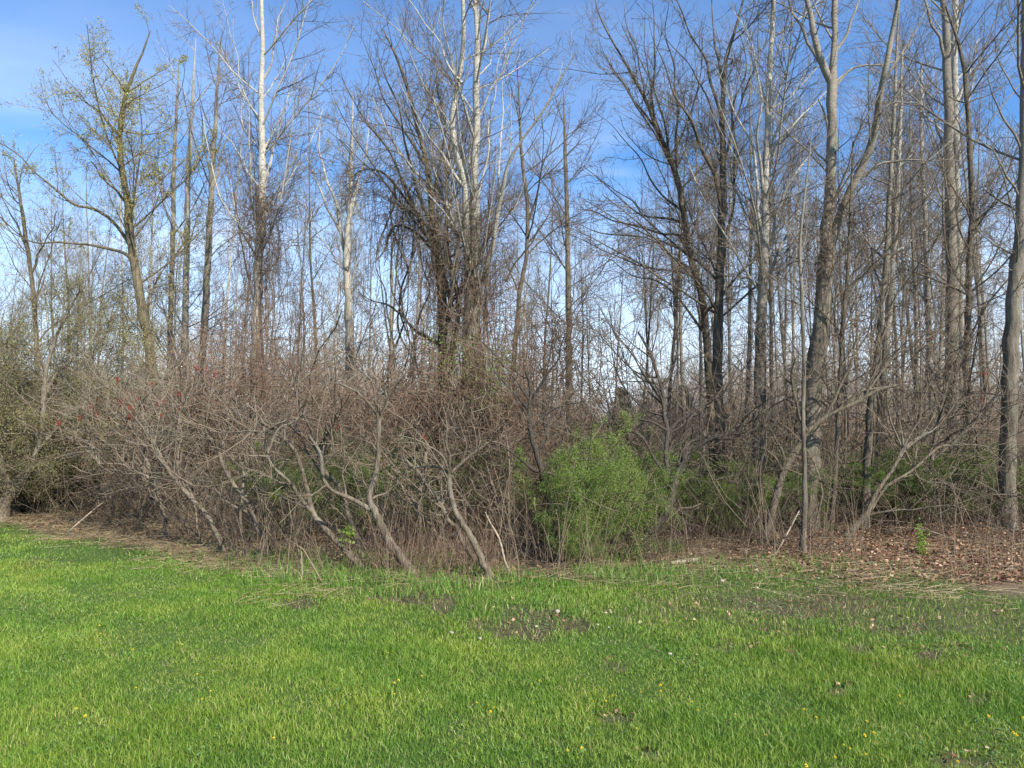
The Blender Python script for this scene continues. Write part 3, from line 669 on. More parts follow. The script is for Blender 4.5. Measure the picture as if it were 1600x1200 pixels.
hero('poplar_tree', 'slim white poplar just left of the big forked tree with the leaning stem', 'tree', 10.4,
     [(1180, 850, 27), (1184, 780, 25), (1186, 680, 23), (1188, 560, 20), (1192, 450, 17), (1195, 380, 15), (1196, 300, 13), (1199, 200, 11), (1203, 100, 9), (1208, 20, 8), (1212, -100, 6), (1215, -300, 2)],
     [[(1195, 385, 8), (1186, 320, 7), (1178, 255, 6), (1160, 200, 5), (1142, 150, 3), (1120, 105, 1)], [(1196, 335, 7), (1191, 250, 6), (1184, 180, 5), (1180, 100, 4), (1168, 20, 2)],
      [(1197, 262, 5), (1216, 200, 4), (1242, 160, 3), (1268, 128, 1)], [(1200, 190, 5), (1188, 130, 4), (1172, 80, 3), (1155, 30, 2)],
      [(1191, 480, 8), (1205, 425, 7), (1225, 372, 6), (1250, 330, 4), (1268, 305, 2)], [(1204, 110, 4), (1222, 60, 3), (1235, 0, 2)], [(1193, 430, 6), (1215, 340, 5), (1240, 280, 4), (1262, 240, 3), (1290, 215, 1)]],
     'poplar', MB_WHITE, MT_GREY, 1.05, 9, group='tall trees of the wood')
hero('forked_poplar_tree', 'big grey poplar with a thick leaning second stem forking off to the right', 'tree', 9.8,
     [(1262, 820, 34), (1264, 740, 33), (1268, 650, 32), (1277, 560, 31), (1285, 480, 30), (1290, 405, 27), (1293, 350, 20), (1298, 280, 18), (1300, 200, 17), (1300, 140, 18), (1301, 118, 14), (1303, 60, 11), (1305, 0, 10), (1308, -100, 7), (1310, -250, 3)],
     [[(1299, 130, 13), (1286, 100, 12), (1273, 60, 11), (1262, 20, 9), (1252, -20, 8), (1240, -100, 5), (1230, -200, 2)], [(1290, 112, 8), (1270, 80, 7), (1250, 40, 6), (1235, 10, 5), (1222, -40, 3)],
      [(1293, 398, 19), (1312, 335, 16), (1334, 282, 15), (1355, 235, 14), (1372, 195, 12), (1383, 150, 11), (1390, 110, 10), (1393, 60, 9), (1400, 20, 7), (1408, -40, 6), (1415, -200, 2)],
      [(1338, 282, 9), (1360, 266, 7), (1385, 255, 6), (1420, 250, 4), (1470, 250, 3), (1515, 253, 2)], [(1306, 134, 7), (1325, 112, 5), (1350, 103, 4), (1385, 100, 4), (1410, 85, 3), (1428, 60, 2)],
      [(1306, 80, 7), (1322, 55, 6), (1337, 15, 5), (1352, -30, 3)], [(1376, 178, 5), (1392, 162, 4), (1420, 160, 3), (1455, 168, 2)], [(1296, 215, 6), (1288, 175, 5), (1278, 155, 3)],
      [(1390, 112, 5), (1410, 80, 4), (1435, 40, 3), (1455, 0, 2)], [(1297, 260, 5), (1270, 230, 3), (1250, 190, 2)]],
     'poplar', MB_GREY, MT_GREY, 0.8, 10, group='tall trees of the wood', drift=0.25)
hero('poplar_tree', 'straight dark-barked poplar in front, left of two that stand close together at the right', 'tree', 13.6,
     [(1488, 760, 23), (1488, 640, 22), (1489, 520, 21), (1487, 400, 20), (1484, 300, 17), (1483, 200, 16), (1480, 100, 14), (1478, 40, 12), (1472, -40, 9), (1465, -200, 4)],
     [[(1480, 110, 7), (1468, 60, 6), (1450, 20, 5), (1435, -40, 3)], [(1484, 330, 4), (1460, 285, 3), (1440, 255, 3), (1410, 230, 1)], [(1479, 60, 5), (1500, 20, 4), (1515, -30, 2)], [(1484, 250, 5), (1462, 190, 4), (1445, 150, 3), (1430, 90, 2)]],
     'poplar', MB_GREY, MT_GREY, 0.9, 11, group='tall trees of the wood')
hero('poplar_tree', 'straight pale poplar close behind the right edge of a darker poplar', 'tree', 14.2,
     [(1502, 780, 14), (1501, 640, 14), (1498, 400, 13), (1494, 250, 12), (1492, 150, 11), (1492, 60, 10), (1493, -50, 8), (1495, -250, 3)], [[(1493, 170, 4), (1512, 120, 3), (1530, 60, 2)]],
     'poplar', MB_WHITE, MT_GREY, 0.9, 12, group='tall trees of the wood', t0=0.45)
hero('thin_tree', 'thin grey tree that curves upward between the paired poplars and the thick right-hand poplar', 'tree', 12.6,
     [(1527, 820, 12), (1521, 700, 12), (1511, 620, 12), (1512, 500, 12), (1515, 400, 11), (1519, 330, 10), (1516, 240, 9), (1509, 130, 8), (1505, 100, 7), (1495, 60, 5), (1478, 10, 3)],
     [[(1510, 128, 5), (1530, 100, 4), (1552, 80, 3), (1580, 40, 2), (1602, 0, 1)], [(1512, 160, 3), (1560, 140, 2), (1590, 110, 1)], [(1514, 390, 4), (1500, 360, 3), (1493, 330, 2)]],
     'dark', MB_DARK, MT_GREY, 0.9, 13, group='tall trees of the wood')
hero('poplar_tree', 'thick pale poplar trunk with grey ringed bark at the far right edge of the wood', 'tree', 9.7,
     [(1575, 838, 31), (1573, 780, 28), (1576, 680, 27), (1578, 600, 26), (1584, 480, 24), (1590, 400, 22), (1597, 300, 19), (1601, 200, 17), (1603, 100, 15), (1603, 0, 13), (1604, -150, 9), (1605, -350, 3)],
     [[(1577, 640, 4), (1560, 600, 3), (1540, 565, 2)], [(1598, 240, 5), (1570, 180, 4), (1545, 140, 3), (1530, 90, 2)], [(1594, 310, 5), (1560, 250, 4), (1535, 220, 2)], [(1590, 400, 4), (1550, 380, 3), (1520, 350, 2)]],
     'poplar', MB_GREY, MT_GREY, 0.9, 14, group='tall trees of the wood', t0=0.3)
hero('young_poplar_tree', 'young pale poplar rising from the leaf bank beside the low leaning sumac', 'tree', 9.8,
     [(1349, 845, 16), (1352, 780, 15), (1357, 700, 13), (1360, 640, 12), (1370, 560, 11), (1378, 480, 10), (1385, 400, 9), (1390, 300, 8), (1396, 200, 6), (1400, 100, 4), (1405, 0, 2)],
     [[(1372, 560, 5), (1392, 480, 4), (1405, 400, 3), (1412, 320, 2)], [(1380, 460, 4), (1362, 400, 3), (1350, 340, 2)]],
     'poplar', MB_GREY, MT_GREY, 1.2, 15, group='slim trees of the wood', t0=0.4)
hero('sapling_tree', 'thin pale sapling stem on the leaf bank in front of the big forked poplar', 'tree', 8.4,
     [(1253, 868, 11), (1256, 820, 10), (1257, 740, 8), (1255, 650, 7), (1256, 560, 6), (1252, 450, 5), (1250, 380, 4), (1258, 300, 3), (1265, 240, 2), (1270, 190, 1)], [],
     'poplar', MB_GREY, MT_GREY, 1.2, 16, group='slim trees of the wood', t0=0.45)
hero('sapling_tree', 'thin brown sapling between the big forked poplar and the young pale poplar', 'tree', 9.6,
     [(1298, 845, 8), (1304, 760, 8), (1308, 690, 7), (1312, 600, 7), (1318, 500, 6), (1326, 400, 5), (1330, 300, 4), (1333, 220, 2)], [[(1310, 640, 4), (1325, 580, 3), (1345, 500, 2)]],
     'dark', MB_DARK, MT_BROWN, 1.3, 17, group='slim trees of the wood')
hero('young_poplar_tree', 'young white poplar in two pieces of light just right of the leaf-bank poplar', 'tree', 12.6,
     [(1372, 780, 13), (1374, 700, 12), (1377, 620, 12), (1388, 500, 11), (1396, 400, 10), (1402, 300, 8), (1406, 200, 6), (1410, 80, 3)], [],
     'poplar', MB_WHITE, MT_GREY, 1.2, 18, group='slim trees of the wood', t0=0.4)
hero('poplar_tree', 'slim pale trunk in the wood left of the paired poplars', 'tree', 15,
     [(1458, 760, 11), (1457, 660, 11), (1452, 540, 10), (1449, 440, 9), (1445, 340, 8), (1440, 220, 6), (1440, 100, 3)], [],
     'poplar', MB_WHITE, MT_GREY, 1.3, 19, group='slim trees of the wood', t0=0.4)
hero('poplar_tree', 'pale multi-stemmed poplar between the white poplar and the dark fan tree', 'tree', 16,
     [(548, 700, 15), (546, 560, 14), (543, 450, 13), (541, 400, 12), (545, 345, 10), (548, 290, 7), (550, 220, 4), (552, 150, 1.5)],
     [[(541, 405, 9), (532, 360, 8), (518, 305, 6), (505, 250, 5), (495, 190, 2)], [(546, 340, 6), (560, 290, 5), (572, 230, 3), (580, 170, 1)], [(534, 365, 5), (500, 300, 4), (480, 240, 2)]],
     'poplar', MB_WHITE, MT_OLIVE, 1.3, 20, group='tall trees of the wood')
hero('poplar_tree', 'straight pale poplar, middle one of three grey trunks right of the willow', 'tree', 16.5,
     [(285, 700, 12), (286, 600, 12), (290, 480, 11), (292, 380, 10), (294, 280, 9), (298, 210, 6), (302, 130, 4), (306, 60, 1)], [[(294, 275, 5), (312, 240, 4), (330, 190, 2)]],
     'poplar', MB_WHITE, MT_GREY, 0.7, 21, group='tall trees of the wood')
hero('poplar_tree', 'dull grey trunk that leans slightly right, rightmost of three right of the willow', 'tree', 16,
     [(312, 700, 13), (316, 580, 13), (322, 460, 12), (328, 360, 11), (331, 280, 9), (336, 200, 7), (340, 130, 4), (345, 60, 2)], [[(330, 300, 6), (345, 250, 4), (362, 190, 2)], [(331, 280, 5), (318, 220, 3), (312, 160, 2)]],
     'poplar', MB_GREY, MT_GREY, 0.7, 22, group='tall trees of the wood')
hero('poplar_tree', 'thin grey trunk, nearest to the willow of three standing right of it', 'tree', 17,
     [(262, 700, 10), (264, 600, 10), (267, 480, 9), (270, 360, 8), (272, 260, 6), (276, 170, 4), (280, 90, 1)], [],
     'poplar', MB_GREY, MT_GREY, 0.7, 23, group='tall trees of the wood')
hero('dark_leaning_tree', 'dark stem leaning from the thicket at the left, behind the apple tree', 'tree', 15,
     [(60, 700, 9), (58, 560, 8), (50, 440, 7), (40, 370, 6), (30, 300, 4), (22, 250, 2)], [[(42, 385, 4), (20, 340, 3), (0, 300, 2)], [(48, 430, 4), (70, 380, 3), (90, 330, 2)]],
     'dark', MB_DARK, MT_OLIVE, 1.1, 24, group='tall trees of the wood', leaf=ML_BUD, leafn=1500, leafsz=(0.012, 0.03))

# ------------------------------------------------------------------ crooked sumacs at the edge
SU = 'crooked sumacs along the wood edge'
hero('sumac_tree', 'sumac with a mottled leaning trunk and Y fork, centre left in the grass', 'sumac', 7.45,
     [(640, 893, 19), (628, 872, 18), (610, 850, 17), (598, 825, 16), (587, 802, 15), (578, 782, 14), (580, 760, 11), (588, 735, 10), (592, 700, 9), (592, 660, 9), (590, 645, 9)],
     [[(578, 795, 11), (560, 785, 9), (535, 775, 8), (515, 765, 8), (505, 748, 7), (508, 738, 6), (497, 705, 5), (480, 680, 4)],
      [(590, 648, 7), (575, 630, 5), (555, 610, 5), (530, 600, 4), (505, 598, 2)], [(590, 648, 7), (588, 625, 6), (582, 600, 5), (560, 575, 4), (548, 550, 2)],
      [(592, 648, 6), (605, 630, 5), (603, 605, 4), (625, 590, 3), (650, 572, 2)], [(580, 780, 6), (590, 775, 5), (604, 770, 4), (612, 763, 3)], [(576, 770, 3), (565, 740, 3), (556, 705, 2)],
      [(588, 600, 4), (585, 560, 3), (600, 520, 2)]],
     'sumac', MB_SUMAC, MT_TAN, 0.9, 30, group=SU, drift=0.5, t0=0.8)
hero('sumac_tree', 'sumac leaning far left with a bark-stripped pale scar on its stem', 'sumac', 7.7,
     [(562, 884, 13), (548, 868, 13), (530, 850, 12), (510, 828, 12), (490, 803, 11), (483, 780, 9), (475, 745, 8), (465, 715, 7), (458, 700, 6), (440, 680, 5), (410, 660, 3)],
     [[(490, 803, 10), (470, 780, 9), (450, 752, 9), (430, 732, 9), (418, 710, 9), (414, 690, 8), (413, 672, 8)], [(490, 800, 5), (465, 788, 5), (440, 776, 4), (420, 770, 3)],
      [(413, 674, 6), (430, 665, 5), (450, 655, 4), (470, 655, 3)], [(414, 675, 6), (405, 650, 4), (385, 630, 3)], [(418, 708, 5), (435, 668, 5), (462, 660, 4), (478, 640, 3), (485, 605, 2)]],
     'sumac', MB_SUMAC, MT_TAN, 1.0, 31, group=SU, drift=0.5, t0=0.75)
hero('sumac_tree', 'darker sumac crossing behind the scarred one with a tuft of fresh green at its foot', 'sumac', 8.3,
     [(566, 870, 10), (556, 835, 10), (545, 805, 10), (538, 780, 9), (525, 755, 9), (507, 735, 8), (498, 710, 8), (490, 690, 7), (470, 680, 5), (450, 660, 4)],
     [[(500, 715, 6), (504, 690, 5), (510, 670, 4), (530, 655, 3)], [(492, 692, 6), (478, 650, 5), (462, 610, 4), (455, 570, 3), (480, 545, 2)], [(560, 850, 7), (540, 835, 7), (515, 818, 6), (498, 800, 6)]],
     'sumac', MB_DARK, MT_BROWN, 1.0, 32, group=SU, drift=0.5)
hero('sumac_tree', 'slender sumac curving up to a round twiggy head, foot in grass at the centre', 'sumac', 7.3,
     [(764, 900, 14), (755, 880, 13), (742, 850, 13), (727, 825, 12), (712, 800, 11), (705, 775, 10), (702, 755, 11), (703, 740, 11)],
     [[(703, 742, 7), (690, 732, 5), (670, 730, 4), (645, 728, 3), (620, 722, 2)], [(703, 742, 7), (702, 715, 6), (696, 690, 5), (700, 665, 4), (690, 630, 2)],
      [(706, 738, 8), (722, 724, 6), (740, 708, 6), (755, 695, 5), (770, 690, 4), (800, 700, 2)], [(742, 707, 5), (745, 685, 4), (735, 655, 3), (742, 620, 2)],
      [(703, 742, 5), (692, 715, 5), (678, 700, 4), (650, 688, 3), (620, 680, 2)], [(703, 744, 4), (675, 752, 3), (668, 765, 2)], [(720, 726, 5), (728, 700, 4), (722, 672, 3), (712, 640, 2)]],
     'sumac', MB_SUMAC, MT_TAN, 1.15, 33, group=SU, drift=0.5, t0=0.9)
hero('sumac_tree', 'brown sumac stem sweeping up left just behind the round-headed one', 'sumac', 7.9,
     [(752, 885, 9), (735, 865, 9), (722, 845, 8), (715, 826, 8), (700, 812, 8), (690, 790, 7), (672, 765, 6), (655, 740, 5), (630, 715, 4)],
     [[(716, 830, 7), (690, 842, 6), (665, 810, 6), (645, 780, 5), (620, 760, 4), (600, 735, 3)], [(690, 790, 4), (700, 760, 3), (690, 735, 2)]],
     'sumac', MB_SUMAC, MT_TAN, 1.1, 34, group=SU, drift=0.5)
hero('sumac_tree', 'long thin sumac arching left out of the brown thicket, foot at the lawn corner', 'sumac', 8.6,
     [(348, 858, 10), (340, 835, 10), (325, 808, 9), (305, 785, 9), (285, 763, 8), (270, 745, 7), (255, 720, 6), (238, 690, 5), (225, 660, 4), (220, 635, 3)],
     [[(275, 750, 5), (278, 720, 4), (280, 680, 4), (285, 640, 3), (290, 600, 2)], [(262, 732, 5), (245, 712, 4), (232, 700, 3)], [(270, 742, 4), (240, 738, 3), (214, 738, 3), (190, 727, 2), (160, 724, 2)],
      [(305, 785, 4), (290, 745, 3), (300, 700, 2)]],
     'sumac', MB_SUMAC, MT_PALE, 1.0, 35, group=SU, drift=0.5)
hero('sumac_tree', 'pale forked sumac stems crossing in front of the brown thicket', 'sumac', 8.3,
     [(420, 868, 9), (415, 845, 9), (400, 820, 8), (390, 790, 7), (370, 765, 6), (352, 735, 6), (338, 700, 5), (320, 672, 3)],
     [[(402, 825, 6), (385, 800, 6), (360, 785, 5), (335, 760, 4), (310, 735, 3), (290, 715, 2)], [(378, 832, 6), (375, 790, 6), (380, 740, 5), (376, 690, 4), (385, 650, 3)],
      [(418, 850, 5), (408, 800, 4), (395, 760, 3), (345, 690, 3), (310, 650, 2)]],
     'sumac', MB_SUMAC, MT_PALE, 1.2, 36, group=SU, drift=0.5)
hero('sumac_tree', 'blackish bent sumac with a goose-neck trunk right of the round green bush', 'sumac', 8.9,
     [(996, 858, 19), (1012, 840, 18), (1030, 818, 17), (1042, 795, 17), (1048, 780, 17), (1052, 762, 16), (1055, 745, 16), (1066, 728, 15), (1070, 712, 14), (1071, 697, 11)],
     [[(1071, 699, 8), (1080, 690, 6), (1110, 682, 5), (1140, 678, 4), (1165, 680, 3)], [(1050, 770, 9), (1040, 745, 7), (1025, 722, 7), (1015, 700, 6), (1000, 678, 6), (975, 668, 5), (955, 655, 5), (935, 635, 4), (925, 600, 3)],
      [(1047, 790, 11), (1045, 740, 10), (1043, 700, 9), (1045, 672, 9), (1036, 640, 8), (1028, 600, 7), (1020, 560, 5), (1000, 520, 3)], [(1045, 676, 8), (1058, 660, 7), (1075, 650, 5), (1120, 620, 4), (1160, 580, 3), (1180, 540, 2)],
      [(1044, 674, 6), (1020, 660, 5), (1000, 655, 5), (980, 640, 3), (960, 610, 2)], [(1030, 610, 6), (1050, 580, 5), (1060, 540, 4), (1050, 490, 3), (1040, 440, 2)], [(1028, 600, 5), (1000, 590, 4), (975, 560, 3), (960, 520, 3), (950, 470, 2)],
      [(1066, 728, 7), (1090, 700, 6), (1150, 670, 5), (1200, 640, 4), (1240, 620, 2)]],
     'sumac', MB_BLACK, MT_BROWN, 0.95, 37, group=SU, drift=0.5, t0=0.9)
hero('sumac_tree', 'grey-brown sumac leaning right across the big forked poplar to a wide low head', 'sumac', 9,
     [(1192, 850, 17), (1200, 825, 16), (1208, 795, 16), (1216, 765, 15), (1224, 738, 15), (1232, 722, 15), (1250, 695, 11), (1262, 675, 9), (1285, 655, 8), (1312, 640, 7), (1340, 628, 6), (1370, 610, 5), (1410, 600, 3)],
     [[(1226, 735, 9), (1222, 705, 8), (1215, 690, 6), (1200, 670, 4)], [(1228, 732, 5), (1250, 728, 4), (1275, 748, 3), (1300, 755, 2)], [(1262, 676, 8), (1245, 640, 8), (1238, 600, 6), (1242, 560, 4)],
      [(1290, 652, 7), (1310, 610, 6), (1322, 580, 6), (1340, 550, 4), (1360, 510, 3), (1370, 470, 2)], [(1335, 630, 5), (1355, 610, 5), (1390, 605, 4), (1420, 610, 2)],
      [(1345, 628, 5), (1380, 575, 4), (1420, 545, 4), (1460, 520, 3), (1480, 500, 2)], [(1224, 740, 5), (1210, 715, 4), (1185, 690, 3), (1160, 680, 2)]],
     'sumac', MB_DARK, MT_BROWN, 1.0, 38, group=SU, drift=0.5, t0=0.7)
hero('sumac_tree', 'low sumac splaying right from the leaf bank in two long curved limbs', 'sumac', 9.2,
     [(1290, 872, 14), (1310, 850, 13), (1335, 825, 12), (1352, 805, 12), (1360, 790, 10), (1372, 765, 8), (1390, 740, 7), (1405, 715, 7), (1420, 695, 6), (1450, 675, 4), (1475, 650, 2)],
     [[(1362, 795, 8), (1385, 762, 7), (1415, 740, 7), (1440, 718, 7), (1465, 700, 6), (1490, 697, 5), (1520, 697, 3), (1560, 700, 1.5)], [(1356, 805, 5), (1380, 800, 4), (1430, 795, 4), (1475, 790, 3), (1500, 795, 1.5)],
      [(1485, 697, 5), (1505, 675, 5), (1530, 655, 5), (1560, 640, 4), (1590, 628, 2)], [(1395, 735, 5), (1415, 690, 4), (1435, 650, 4), (1450, 600, 3), (1470, 560, 2)], [(1405, 712, 4), (1430, 690, 4), (1470, 660, 3), (1500, 620, 3), (1520, 590, 2)]],
     'sumac', MB_SUMAC, MT_BROWN, 1.0, 39, group=SU, drift=0.4, t0=0.6)
hero('sumac_tree', 'twisted dark sumac at the left rim of the round green bush', 'sumac', 8.6,
     [(858, 860, 16), (862, 820, 14), (860, 790, 13), (850, 760, 12), (846, 735, 11), (835, 700, 9), (828, 670, 9), (826, 640, 8), (830, 610, 6), (822, 580, 4)],
     [[(862, 815, 8), (872, 780, 8), (880, 745, 7), (878, 725, 7), (895, 705, 6), (915, 690, 5), (935, 680, 4)], [(848, 742, 6), (870, 735, 6), (885, 715, 5), (895, 690, 4), (900, 660, 3)],
      [(845, 740, 6), (820, 725, 5), (790, 700, 4), (760, 690, 3)], [(828, 672, 6), (845, 655, 5), (865, 640, 5), (885, 625, 4), (905, 600, 2)], [(826, 640, 6), (800, 610, 4), (780, 590, 3), (765, 560, 2)],
      [(826, 635, 5), (850, 595, 5), (870, 560, 4), (885, 520, 3)], [(840, 705, 6), (855, 680, 5), (850, 650, 4), (860, 620, 3)]],
     'sumac', MB_BLACK, MT_BROWN, 1.0, 40, group=SU, drift=0.5, t0=0.7)
# apple tree at the far left
hero('apple_tree', 'spreading crab apple at the left edge with small yellow-green leaves and a pale split trunk', 'tree', 11.2,
     [(2, 805, 22), (8, 785, 21), (20, 765, 20), (34, 748, 19), (42, 735, 13), (58, 705, 8), (66, 665, 7), (68, 620, 8), (72, 580, 7), (85, 535, 5), (105, 490, 3), (125, 455, 2)],
     [[(20, 765, 12), (8, 740, 11), (-5, 700, 9), (-30, 640, 7), (-60, 570, 5), (-90, 500, 3)], [(68, 620, 6), (95, 575, 5), (130, 545, 4), (160, 510, 3), (190, 490, 1.5)],
      [(44, 735, 8), (70, 722, 7), (100, 712, 6), (135, 706, 4), (170, 700, 2)], [(58, 705, 7), (85, 670, 6), (110, 640, 4), (140, 620, 2)], [(60, 690, 7), (40, 640, 6), (25, 580, 5), (20, 520, 4), (35, 470, 2)],
      [(0, 712, 7), (-5, 660, 6), (10, 600, 4), (5, 540, 3)], [(72, 590, 5), (60, 540, 4), (50, 490, 3), (70, 450, 2)], [(20, 600, 4), (-20, 540, 4), (-30, 480, 3)], [(50, 725, 6), (30, 700, 5), (-10, 690, 4), (-50, 690, 2)]],
     'dark', MB_SUMAC, MT_GREY, 1.9, 41, leaf=ML_APPLE, leafn=30000, leafsz=(0.012, 0.026), leafspread=0.05, drift=0.9, limb_t0=0.12, t0=0.25)

# ------------------------------------------------------------------ copies: tree kinds for the back rows
def proto_tree(name, seed, height, style, bark, twig, lean=0.03, dens=1.0, fork=False, t0=0.3, twr=0.003, leaf=None, leafn=0, leafsz=(0.02, 0.04)):
    rng = np.random.default_rng(seed)
    pts = [(0, 0, -0.2, 0.082)]; x = y = 0.0; dx, dy = rng.normal(size=2) * lean
    for i in range(1, 12):
        x += dx * height / 11; y += dy * height / 11; dx += rng.normal() * 0.03; dy += rng.normal() * 0.03; dx *= 0.9; dy *= 0.9
        pts.append((x, y, height * i / 11, 0.082 * (1 - i / 11.2)))
    P0 = resample(pts, 30)
    root = bpy.data.objects.new(name, None); COL.objects.link(root)
    g = Geo(); g.tubes(P0[None, :, :3], P0[None, :, 3] * 1.0, 7, jitter=1 + 0.06 * rng.normal(size=(1, 30, 7)))
    fork_P = None
    if fork:
        i0 = 12; b = P0[i0]; a = rng.uniform(0, 6.28); f = [tuple(b)]
        for k in range(1, 7): f.append((b[0] + math.cos(a) * 0.28 * k * (1 - .06 * k), b[1] + math.sin(a) * 0.28 * k * (1 - .06 * k), b[2] + (height - b[2]) * 0.9 * k / 6, b[3] * 0.75 * (1 - k / 6.3)))
        fork_P = resample(f, 30); g.tubes(fork_P[None, :, :3], fork_P[None, :, 3], 6)
    g.obj('trunk', bark, root)
    fn = crown_poplar if style == 'poplar' else crown_dark
    base = P0[None] if fork_P is None else np.stack([P0, fork_P])
    lv = fn(rng, base[:, :, :3], base[:, :, 3], dens, twr, t0=t0)
    g = Geo()
    for i, (Pq, Rq) in enumerate(lv):
        g.tubes(Pq, Rq, 3, 0 if i == 0 else 1)
    if leaf is not None:
        g.quads(leaves_on(rng, lv[2][0], leafn, leafsz, 0.02), 2)
    g.obj('crown', [bark, twig] + ([leaf] if leaf is not None else []), root)
    return root
protos = [proto_tree('poplar_tree', 11, 12, 'poplar', MB_WHITE, MT_GREY, t0=0.32, dens=0.85),
          proto_tree('poplar_tree', 12, 13, 'poplar', MB_GREY, MT_GREY, t0=0.36, dens=0.8),
          proto_tree('bare_tree', 13, 10.5, 'dark', MB_DARK, MT_BROWN, t0=0.28, dens=0.8, fork=True),
          proto_tree('bare_tree', 14, 9.5, 'dark', MB_OLIVE, MT_OLIVE, t0=0.3, dens=0.85, leaf=ML_BUD, leafn=2500),
          proto_tree('poplar_tree', 15, 12.5, 'poplar', MB_GREY, MT_OLIVE, t0=0.3, dens=0.85, fork=True, leaf=ML_CATKIN, leafn=1500),
          proto_tree('bare_tree', 16, 11, 'dark', MB_GREY, MT_GREY, t0=0.35, dens=0.8)]
used = [False] * len(protos); LAST = ['']
def place(lst, usedl, k, x, y, s, rz, label, cat, group, tilt=(0, 0), sxy=None):
    o = lst[k] if not usedl[k] else copy_tree(lst[k]); usedl[k] = True
    o.location = (float(x), float(y), float(gz(x, y)))
    o.scale = (s if sxy is None else sxy,) * 2 + (s,)
    o.rotation_euler = (tilt[0], tilt[1], rz)
    tag(o, label, cat, group); LAST[0] = o.name; return o

MARKS = [(-900, 120, 'the crab apple'), (120, 245, 'the leaning willow'), (245, 345, 'the three grey trunks'), (345, 470, 'the vine-knotted white poplar'),
         (470, 600, 'the pale multi-stemmed poplar'), (600, 700, 'the dark fan tree'), (700, 800, 'the double poplar'), (800, 930, 'the narrow cone-shaped tree'),
         (930, 1060, 'the round green bush'), (1060, 1160, 'the two dark forked trees'), (1160, 1240, 'the slim white poplar'), (1240, 1330, 'the big forked poplar'),
         (1330, 1440, 'the young leaf-bank poplars'), (1440, 1540, 'the paired poplars'), (1540, 2600, 'the thick right-hand poplar')]
RANKED = []
ORD = ['first', 'second', 'third', 'fourth', 'fifth', 'sixth', 'seventh', 'eighth', 'ninth', 'tenth', 'eleventh', 'twelfth']
def ranked(o, px, what, where):
    RANKED.append((where + ' ' + mark(px), px, o, what))
def mark(px):
    for a, b, n in MARKS:
        if a <= px < b: return n
    return MARKS[-1][2] if px > 0 else MARKS[0][2]
rngm = np.random.default_rng(77)
# middle row, traced: foot x, top y, distance, kind
MID = [(10, 330, 19, 1), (95, 300, 20, 3), (150, 250, 18, 5), (185, 180, 21, 0), (228, 150, 18, 0), (345, 160, 19, 0), (368, 230, 20, 1), (425, 180, 17, 2), (455, 240, 18, 5), (480, 260, 17, 1),
       (505, 180, 19, 3), (520, 300, 22, 0), (575, 240, 18, 1), (600, 300, 20, 2), (618, 200, 17, 5), (642, 120, 17, 1), (660, 200, 20, 0), (755, 180, 16, 2), (770, 120, 19, 1), (845, 260, 19, 3), (865, 330, 24, 5),
       (905, 330, 23, 3), (925, 380, 24, 2), (958, 330, 24, 3), (1000, 300, 19, 2), (1040, 180, 18, 2), (1072, 140, 15, 5), (1095, 60, 17, 1), (1150, 40, 15, 0), (1165, 0, 17, 1), (1215, 80, 15, 2), (1235, 20, 16, 1), (1240, 160, 20, 0), (1320, 180, 15, 5),
       (1340, 120, 18, 1), (1400, 60, 16, 1), (1415, 140, 19, 0), (1430, 40, 14, 5), (1445, 120, 22, 2), (1470, 20, 18, 1), (1535, 60, 17, 1), (1550, 140, 20, 0), (1560, 30, 15, 5), (1620, 40, 14, 1), (1680, 20, 13, 4), (-60, 250, 17, 4), (-140, 200, 15, 1),
       (1740, 60, 15, 0), (-220, 300, 17, 2), (1385, 200, 13, 2), (1110, 260, 19, 4), (1195, 200, 20, 4), (700, 60, 20, 4), (560, 330, 25, 4), (120, 380, 25, 4)]
PH = [12, 13, 10.5, 9.5, 12.5, 11]
for i, (px, ty, d, k) in enumerate(MID):
    foot = at(px, 700, d); top = at(px, ty, d)
    s = top[2] / PH[k] * rngm.uniform(1.0, 1.08)
    place(protos, used, k, foot[0], d, s, rngm.uniform(0, 6.28), 'bare tree', 'tree', 'middle row trees behind ' + mark(px), (rngm.normal() * 0.03, rngm.normal() * 0.03), sxy=s * rngm.uniform(0.6, 0.85))
    ranked(bpy.context.scene.objects[LAST[0]], px, ['white-barked tree', 'grey-barked tree', 'forked dark tree', 'olive budding tree', 'forked grey tree', 'grey-brown tree'][k], 'behind')
for i in range(150):
    d = rngm.uniform(24, 62) if i % 3 else rngm.uniform(17, 28)
    px = rngm.uniform(-260, 1860)
    if 885 < px < 1010 and rngm.random() < 0.75: continue
    x = (px - 800) / F * d; k = int(rngm.integers(0, 6))
    ty = rngm.uniform(230, 430) if px < 1040 else rngm.uniform(150, 400)
    s = at(px, ty, d)[2] / PH[k]
    place(protos, used, k, x, d, s, rngm.uniform(0, 6.28), 'small far-off bare tree deep in the wood behind ' + mark(px), 'tree', 'far trees behind ' + mark(px), (rngm.normal() * 0.03, rngm.normal() * 0.03), sxy=min(s, 1.1) * rngm.uniform(0.55, 0.9))

